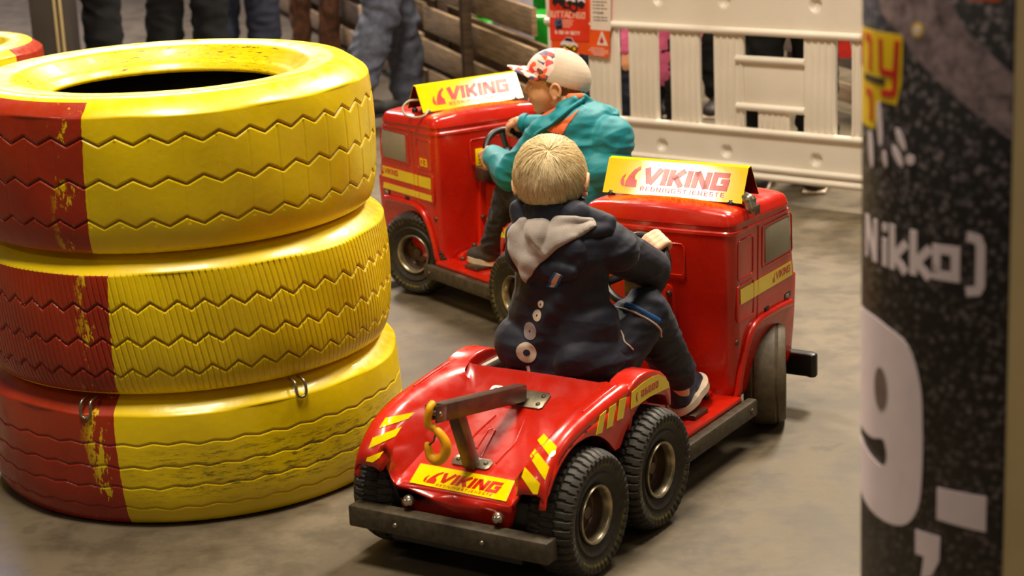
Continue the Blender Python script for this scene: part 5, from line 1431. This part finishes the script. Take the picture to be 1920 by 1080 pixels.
# reflective prints on the back
circ = lambda x, z, r, n=22: [(x + r * math.cos(t * 2 * PI / n), z + r * math.sin(t * 2 * PI / n)) for t in range(n)]
pm1 = backmap(.0006)
for (x, z, r, hr) in ((.006, .462, .0078, .0015), (-.002, .438, .0120, .002), (-.021, .403, .0185, .0022), (-.026, .358, .0215, .0068)):
    o = plate('reflective_disc', [circ(x, z, r)], pm1, 'reflective' if r != .0185 else 'reflective_grey', jacket, .0005, sub=.004)
    plate('disc_centre', [circ(x, z, hr, 12)], backmap(.0014), 'navy_cloth', o, .0004, sub=.003)
plate('reflective_bar', [[(-.031, .328), (-.023, .330), (-.019, .308), (-.026, .304)]], pm1, 'reflective', jacket, .0005, sub=.004)
plate('hood_tag', [[(.026, .500), (.052, .533), (.061, .530), (.037, .500)]], pm1, 'reflective', hood, .0008, sub=.004)
plate('hood_tag_edge', [[(.019, .500), (.047, .534), (.052, .533), (.026, .500)], [(.037, .500), (.061, .530), (.0655, .528), (.043, .500)]], pm1, 'blue_cloth', hood, .0008, sub=.004)
# trousers
b = Blob()
b.cone((.46, .06, .325), (.46, -.07, .325), .074); 
for h_, kn_, an_, s in ((hipR, knR, anR, -1), (hipL, knL, anL, 1)):
    b.chain([h_, h_.lerp(kn_, .5), kn_, kn_.lerp(an_, .5), an_ + Vector((-.010, 0, .026))], [.074, .064, .053, .047, .042])
tr1 = b.build('trousers', 'navy_cloth', boy1, .0035, 5, folds(.0045, (9, 9, 28), 9))
bt = bvh_of(tr1)
for nm, pl, r, mt in (('piping', [(.425, .462), (.452, .457), (.476, .446), (.505, .431), (.531, .412), (.576, .377), (.598, .35)], .0022, 'reflective'), ('blue_stripe', [(.436, .470), (.480, .455), (.515, .437), (.545, .413), (.580, .388)], .0065, 'blue_cloth'), ('piping', [(.431, .441), (.452, .425), (.462, .410), (.468, .390), (.467, .375), (.478, .362), (.488, .352)], .0018, 'reflective')):
    pts = []
    for p in catmull([(a, z, 0) for a, z in pl], 5):
        h = bt.ray_cast(Vector((p.x, -.14, p.y)) + Vector((-.536, -.844, .2)) * .2, Vector((.536, .844, -.2)).normalized(), 1)
        if h[0] is not None and h[0].y < 0.02: pts.append(h[0])
    if len(pts) > 3: tube(nm, pts, r, mt, tr1, 8, flat=(.45, 1) if 'stripe' in nm else (1, 1), upv=(.3, -1, .3))
shoe(boy1, (.722, -.132, .137), (.885, -.090, .165), 'shoe_navy', 'sole_white', .045, .085, RD(12))
shoe(boy1, (.735, .125, .136), (.855, .140, .142), 'shoe_navy', 'sole_white', .037, .075)

# ---------------- boy on the rear truck
HM2 = Matrix.Translation((.545, -.005, .670)) @ Matrix.Rotation(RD(51), 4, 'Z') @ Matrix.Rotation(RD(2), 4, 'Y')
b = Blob(); head_blob(b, HM2)
b.cone((.505, -.01, .62), (.475, -.01, .57), .036, .042)
b.cone((.465, -.01, .545), (.43, -.01, .36), .052, .060, (1.35, 1), (1, 0, 0)); b.cone((.465, .085, .555), (.465, -.10, .555), .034); b.cone((.43, .055, .325), (.43, -.06, .325), .058)
rp2, tn2 = rimp(122); wr2 = hand(b, rp2, tn2, Vector((-.75, -.55, .12)), .0095, 1)
rpl2, tnl2 = rimp(-4); wl2 = hand(b, rpl2, tnl2, Vector((-.85, .08, -.05)), .0095, -1)
sR2, eR2 = Vector((.47, -.105, .555)), Vector((.63, -.150, .500)); sL2, eL2 = Vector((.47, .09, .55)), Vector((.585, .130, .425))
b.chain([sR2, eR2, wr2], [.030, .024, .016]); b.chain([sL2, eL2, wl2], [.030, .024, .016])
hR2, kR2, aR2 = Vector((.44, -.075, .325)), Vector((.62, -.11, .385)), Vector((.745, -.12, .19)); hL2, kL2, aL2 = Vector((.44, .065, .325)), Vector((.625, .105, .370)), Vector((.735, .105, .19))
for h_, kn_, an_ in ((hR2, kR2, aR2), (hL2, kL2, aL2)): b.chain([h_, kn_, an_], [.048, .034, .024]); b.cone(an_, an_ + Vector((.04, 0, -.04)), .022, .018)
boy2 = b.build('person', 'skin_tan', None, .0026, 4); boy2.matrix_world = T2M
tagp(boy2, 'person in a printed cap and teal jacket, driving the rear truck, looking left', 'person')
head_extras(boy2, HM2)
b = Blob()
b.ell((.445, -.01, .585), (.060, .105, .040)); b.cone((.45, .03, .55), (.45, -.05, .55), .068, .070)
b.cone((.440, -.010, .55), (.420, -.010, .42), .074, .082, (1.36, 1), (1, 0, 0)); b.cone((.420, -.010, .42), (.425, -.010, .325), .082, .086, (1.45, 1), (1, 0, 0))
b.ell((.375, -.06, .52), (.052, .075, .070)); b.ell((.36, -.04, .44), (.050, .085, .070))
sleeve(b, Vector((.455, -.10, .555)), eR2, wr2, .052, .044, .029); sleeve(b, Vector((.465, .085, .55)), eL2, wl2, .050, .048, .036)
b.cone((.455, -.045, .61), (.440, -.020, .632), .024, .014); b.cone((.455, .035, .61), (.440, .010, .632), .024, .014); b.cone((.50, .045, .588), (.475, -.05, .60), .016, .016)
jacket2 = b.build('jacket', 'teal_cloth', boy2, .0035, 5, folds(.0055, (7, 9, 26), 12))
for e_, w2 in ((eR2, wr2), (eL2, wl2)):
    d = (w2 - e_).normalized(); c = e_.lerp(w2, .86) + d * .014; tube('cuff', [c, c + d * .010, c + d * .020], [.0285, .0285, .022], 'teal_cloth', jacket2, 24)
KO, KU, KV, KD = Vector((.47, .06, .57)), Vector((-.5695, -.822, 0)), Vector((.1463, -.1014, .984)), Vector((.809, -.56, -.178))
bj2 = bvh_of(jacket2)
pk = lambda a, b, l_: projmap(bj2, KO, KU, KV, KD, l_)(a, b)
colp = []
for p_ in catmull([(-.050, -.030, 0), (-.030, -.014, 0), (-.004, .000, 0), (.034, .029, 0), (.062, .048, 0), (.088, .066, 0)], 4):
    c_, n_ = pk(p_.x, p_.y, .002); colp.append(c_)
tube('collar', colp, [.007] + [.010] * (len(colp) - 2) + [.008], 'teal_cloth', jacket2, 10, flat=(1.2, .7))
plate('shirt_orange', [[(-.023, -.013), (.011, .000), (.042, .018), (.074, .038), (.060, .024), (.037, -.005), (.023, -.028), (-.003, -.022)]], projmap(bj2, KO, KU, KV, KD, .0012), 'orange_cloth', jacket2, .001, sub=.004)
# orange lining and hood of the shirt showing at the neck
b = Blob(); b.cone((.515, .055, .577), (.478, .035, .600), .017, .016); b.cone((.500, .062, .570), (.52, .030, .565), .018, .014); b.cone((.450, .015, .640), (.440, -.018, .640), .012, .010); b.build('jacket_lining', 'orange_cloth', jacket2, .003, 3)
b = Blob(); b.cone((.43, .06, .32), (.43, -.07, .32), .072)
for h_, kn_, an_ in ((hR2, kR2, aR2), (hL2, kL2, aL2)): b.chain([h_, h_.lerp(kn_, .5), kn_, kn_.lerp(an_, .5), an_ + Vector((-.004, 0, .010))], [.066, .056, .046, .040, .036])
b.build('jeans', 'jeans_dark', boy2, .0035, 5, folds(.006, (16, 16, 28), 15))
shoe(boy2, (.725, .105, .136), (.840, .112, .138), 'shoe_grey', 'sole_white', .034, .065); shoe(boy2, (.725, -.115, .136), (.840, -.125, .138), 'shoe_grey', 'sole_white', .034, .065)
# short hair under the cap
b = Blob(); b.ell(HM2 @ Vector((-.012, 0, .012)), (.079, .0655, .068), HM2.to_3x3()); b.ell(HM2 @ Vector((-.036, 0, -.024)), (.032, .049, .026), HM2.to_3x3())
hr2 = b.build('hair', 'hair_brown', boy2, .003, 3); Mi2 = HM2.inverted()
bm = bmesh.new(); bm.from_mesh(hr2.data)
dl = [v for v in bm.verts if not ((lambda q_: q_.x < .022 and q_.z > -.046 + .8 * max(0, q_.x + .035) and not (abs(q_.y) > .050 and q_.x > -.022 and q_.z < -.002 and q_.x < .012))(Mi2 @ v.co))]
bmesh.ops.delete(bm, geom=dl, context='VERTS'); bm.to_mesh(hr2.data); bm.free()
at = hr2.data.attributes.new('tone', 'FLOAT', 'POINT'); at.data.foreach_set('value', [.25] * len(hr2.data.vertices))
strands('hair_strands', HM2, (-.030, 0, -.002), (.060, .0625, .054), (-.3, 0, 1), 1600, .016, 'hair_brown', hr2, lambda d: d.x < .35 and d.z < .3 and d.z > -.55 + .5 * max(0, d.x + .2), .001, .0007, 1.0, 9)
# cap
b = Blob(); CM = HM2 @ Matrix.Translation((-.009, 0, .013)) @ Matrix.Rotation(RD(-21), 4, 'Y')
b.ell(CM @ Vector((0, 0, .0)), (.0905, .0720, .077), CM.to_3x3())
capo = b.build('cap', ['cap_cloth', 'cap_print'], boy2, .003, 2)
bm = bmesh.new(); bm.from_mesh(capo.data); Mc = CM.inverted()
bmesh.ops.delete(bm, geom=[v for v in bm.verts if (Mc @ v.co).z < -.012], context='VERTS')
for f in bm.faces:
    q_ = Mc @ f.calc_center_median()
    if q_.x > .018 + .25 * abs(q_.z - .03): f.material_index = 1
bm.to_mesh(capo.data); bm.free(); so = capo.modifiers.new('t', 'SOLIDIFY'); so.thickness = .0025; so.offset = 1
# brim
V = []; F = []; nu, nv_ = 24, 10
for i in range(nu + 1):
    a = -1.15 + 2.3 * i / nu
    for j in range(nv_ + 1):
        t = j / nv_; r0x, r0y = .087, .070; x0, y0 = r0x * math.cos(a), r0y * math.sin(a); ext = .058 * math.cos(a * 1.22) ** .8 if abs(a * 1.22) < PI / 2 else 0
        x = x0 + ext * t; y = y0 * (1 - .05 * t); z = .0 - .013 * t - .9 * y * y * 2.2 * (.6 + .4 * t)
        V.append(CM @ Vector((x, y, z + .002)))
for i in range(nu):
    for j in range(nv_): a = i * (nv_ + 1) + j; F.append((a, a + nv_ + 1, a + nv_ + 2, a + 1))
br = mk('cap_brim', V, F, 'cap_print', capo); so = br.modifiers.new('t', 'SOLIDIFY'); so.thickness = .003; so.offset = 0
tube('cap_button', [CM @ Vector((0, 0, .075)), CM @ Vector((0, 0, .082))], [.006, .004], 'print_orange', capo, 14)
for a in (0, 60, 120, 180, 240, 300):
    a = RD(a + 30); tube('cap_seam', [CM @ Vector((.0912 * math.cos(a) * math.cos(e_), .0727 * math.sin(a) * math.cos(e_), .0772 * math.sin(e_))) for e_ in np.linspace(.0, 1.5, 12)], .0009, 'cap_cloth', capo, 6)
tube('cap_strap', [CM @ Vector((-.088 * math.cos(t), .055 * math.sin(t), -.012)) for t in np.linspace(-.6, .6, 8)], .004, 'orange_cloth', capo, 8, flat=(.4, 1))

# ---------------- people in the background (mostly legs in the picture)
def bystander(name_lab, x, y, rz, h, leg, top, skinm='skin_tan', stride=.0, sit=0., shoe_m='shoe_dark', shoec='sole_white', arms=0., hem=.98):
    M_ = Matrix.Translation((x, y, 0)) @ Matrix.Rotation(rz, 4, 'Z') @ Matrix.Scale(h / 1.75, 4)
    b = Blob(); hz = .92
    hips = [Vector((0, s * .09, hz)) for s in (1, -1)]; kn = [Vector((.05 + s * stride * .5, s * .10, .49)) for s in (1, -1)]; an = [Vector((s * stride - .02, s * .11, .09)) for s in (1, -1)]
    if stride: an[1] = Vector((-stride * 1.1, -.11, .14))
    b.cone((0, .08, hz + .02), (0, -.08, hz + .02), .10); b.cone((0, 0, 1.0), (0, 0, 1.34), .115, .125, (1.3, .85), (1, 0, 0)); b.cone((0, .16, 1.39), (0, -.16, 1.39), .055); b.cone((0, 0, 1.42), (.01, 0, 1.55), .055, .05)
    for i in range(2): b.chain([hips[i], kn[i], an[i]], [.085, .058, .04]); b.cone(an[i], an[i] + Vector((.05, 0, -.035)), .035, .03)
    hands = []
    for s in (1, -1):
        sh = Vector((0, s * .19, 1.38)); el = Vector((.03 + arms * .05, s * .25, 1.10)); wr_ = Vector((.10 + arms * .22, s * (.25 - arms * .10), .88 + arms * .12)); b.chain([sh, el, wr_], [.05, .04, .028])
        for q_ in range(4): b.chain([wr_ + Vector((.01, (q_ - 1.5) * .018, -.03)), wr_ + Vector((.02, (q_ - 1.5) * .02, -.09)), wr_ + Vector((.0, (q_ - 1.5) * .02, -.14 + abs(q_ - 1.3) * .012))], [.012, .010, .008])
        b.ell(wr_ + Vector((.005, 0, -.045)), (.02, .042, .05)); b.chain([wr_ + Vector((.01, -s * .03, -.02)), wr_ + Vector((.04, -s * .045, -.06)), wr_ + Vector((.045, -s * .04, -.09))], [.013, .011, .009])
    HMx = Matrix.Translation((.02, 0, 1.64)) @ Matrix.Scale(1.22, 4); hb = Blob(); head_blob(hb, HMx); b.add(hb.V, hb.F)
    o = b.build('person', skinm, None, .010, 3); o.matrix_world = M_; tagp(o, name_lab, 'person')
    b = Blob(); b.ell((.005, 0, 1.665), (.105, .085, .095)); b.build('hair', 'black_cloth', o, .01, 2)
    b = Blob(); b.cone((0, .08, hz), (0, -.08, hz), .125)
    for i in range(2): b.chain([hips[i], kn[i], an[i] + Vector((0, 0, .01))], [.108, .085, .078])
    b.build('trousers', leg, o, .010, 4, folds(.016, (7, 7, 13), 21 + int(x * 7)))
    b = Blob(); b.cone((0, 0, hem), (0, 0, 1.36), .145, .15, (1.3, .85), (1, 0, 0)); b.cone((0, .17, 1.39), (0, -.17, 1.39), .07)
    for s in (1, -1):
        sh = Vector((0, s * .19, 1.38)); el = Vector((.03 + arms * .05, s * .25, 1.10)); wr_ = Vector((.10 + arms * .22, s * (.25 - arms * .10), .90 + arms * .12)); b.chain([sh, el, wr_], [.072, .058, .046])
    b.build('top', top, o, .012, 4, folds(.014, (8, 8, 12), 31))
    for i in range(2):
        b = Blob(); f = an[i] + Vector((0, 0, -.045)); up_ = .0 if f.z < .08 else .03
        b.cone(f + Vector((-.03, 0, 0)), f + Vector((.10, 0, -.008)), .048, .042, (1, .9)); b.ell(f + Vector((.15, 0, -.012)), (.07, .046, .035)); sh_ = b.build('shoe', shoe_m, o, .008, 2)
        box('sole', tuple(f + Vector((-.08, -.045, -.045))), tuple(f + Vector((.21, .045, -.030))), shoec, sh_, .008)
    return o
bystander('person in loose grey-blue jeans walking away between the tyres and the rear truck', -.53, 8.55, RD(25), 1.80, 'denim', 'black_cloth', stride=.17, shoe_m='black_rubber', shoec='black_rubber')
bystander('person in black clothes at the upper left, left of the dark jeans', -1.98, 9.0, RD(90), 1.90, 'black_cloth', 'black_cloth')
bystander('person in black clothes at the upper left, nearest the tyre stack', -1.52, 9.3, RD(85), 1.90, 'black_cloth', 'black_cloth')
bystander('person in dark blue jeans behind the tyre stack', -1.31, 9.75, RD(80), 1.80, 'dark_denim', 'black_cloth')
bystander('person in a pink top and black trousers behind the barrier', .615, 7.2, RD(250), .92, 'black_cloth', 'pink_cloth', hem=.75)
bystander('person in navy trousers behind the left slots of the barrier', .46, 7.95, RD(250), 1.50, 'dark_denim', 'black_cloth', arms=.5)
bystander('person in black trousers behind the middle slots of the barrier', .86, 8.45, RD(250), 1.75, 'black_cloth', 'black_cloth')
bystander('person in black clothes and dark brown shoes behind the framed panel of the barrier', 1.035, 6.85, RD(-105), 1.66, 'black_cloth', 'black_cloth', arms=.8, shoec='sole_white')
# lower slatted fence seen through the right slot, with a red pennant
f2 = empty('timber_fence', Matrix.Translation((1.75, 7.35, 0)) @ Matrix.Rotation(math.atan2(FD.y, FD.x), 4, 'Z')); tagp(f2, 'short low slatted timber fence behind the right end of the barrier', 'fence')
for i_, (z_, m_) in enumerate(((.05, 'timber'), (.20, 'timber_dark'), (.32, 'timber_pale'), (.44, 'timber_dark'))): box('board', (0, -.012, z_), (1.6, .012, z_ + .08), m_, f2, .003)
for u_ in (.02, .8, 1.5): box('post', (u_, -.06, 0), (u_ + .06, -.012, .6), 'timber_dark', f2, .004)
fe = empty('flag', Matrix.Translation((1.268, 7.305, 0))); bpy.context.view_layer.update()
pn = prism('pennant', [(1.272, .56), (1.322, .56), (1.348, .385), (1.296, .385)], 'y', 7.30, 7.31, 'flag_red', fe); pn.matrix_parent_inverse = fe.matrix_world.inverted(); tube('pole', [(0, 0, 0), (0, 0, .60)], .006, 'timber', fe, 10); tagp(fe, 'red pennant seen through the rightmost slot of the barrier', 'flag')
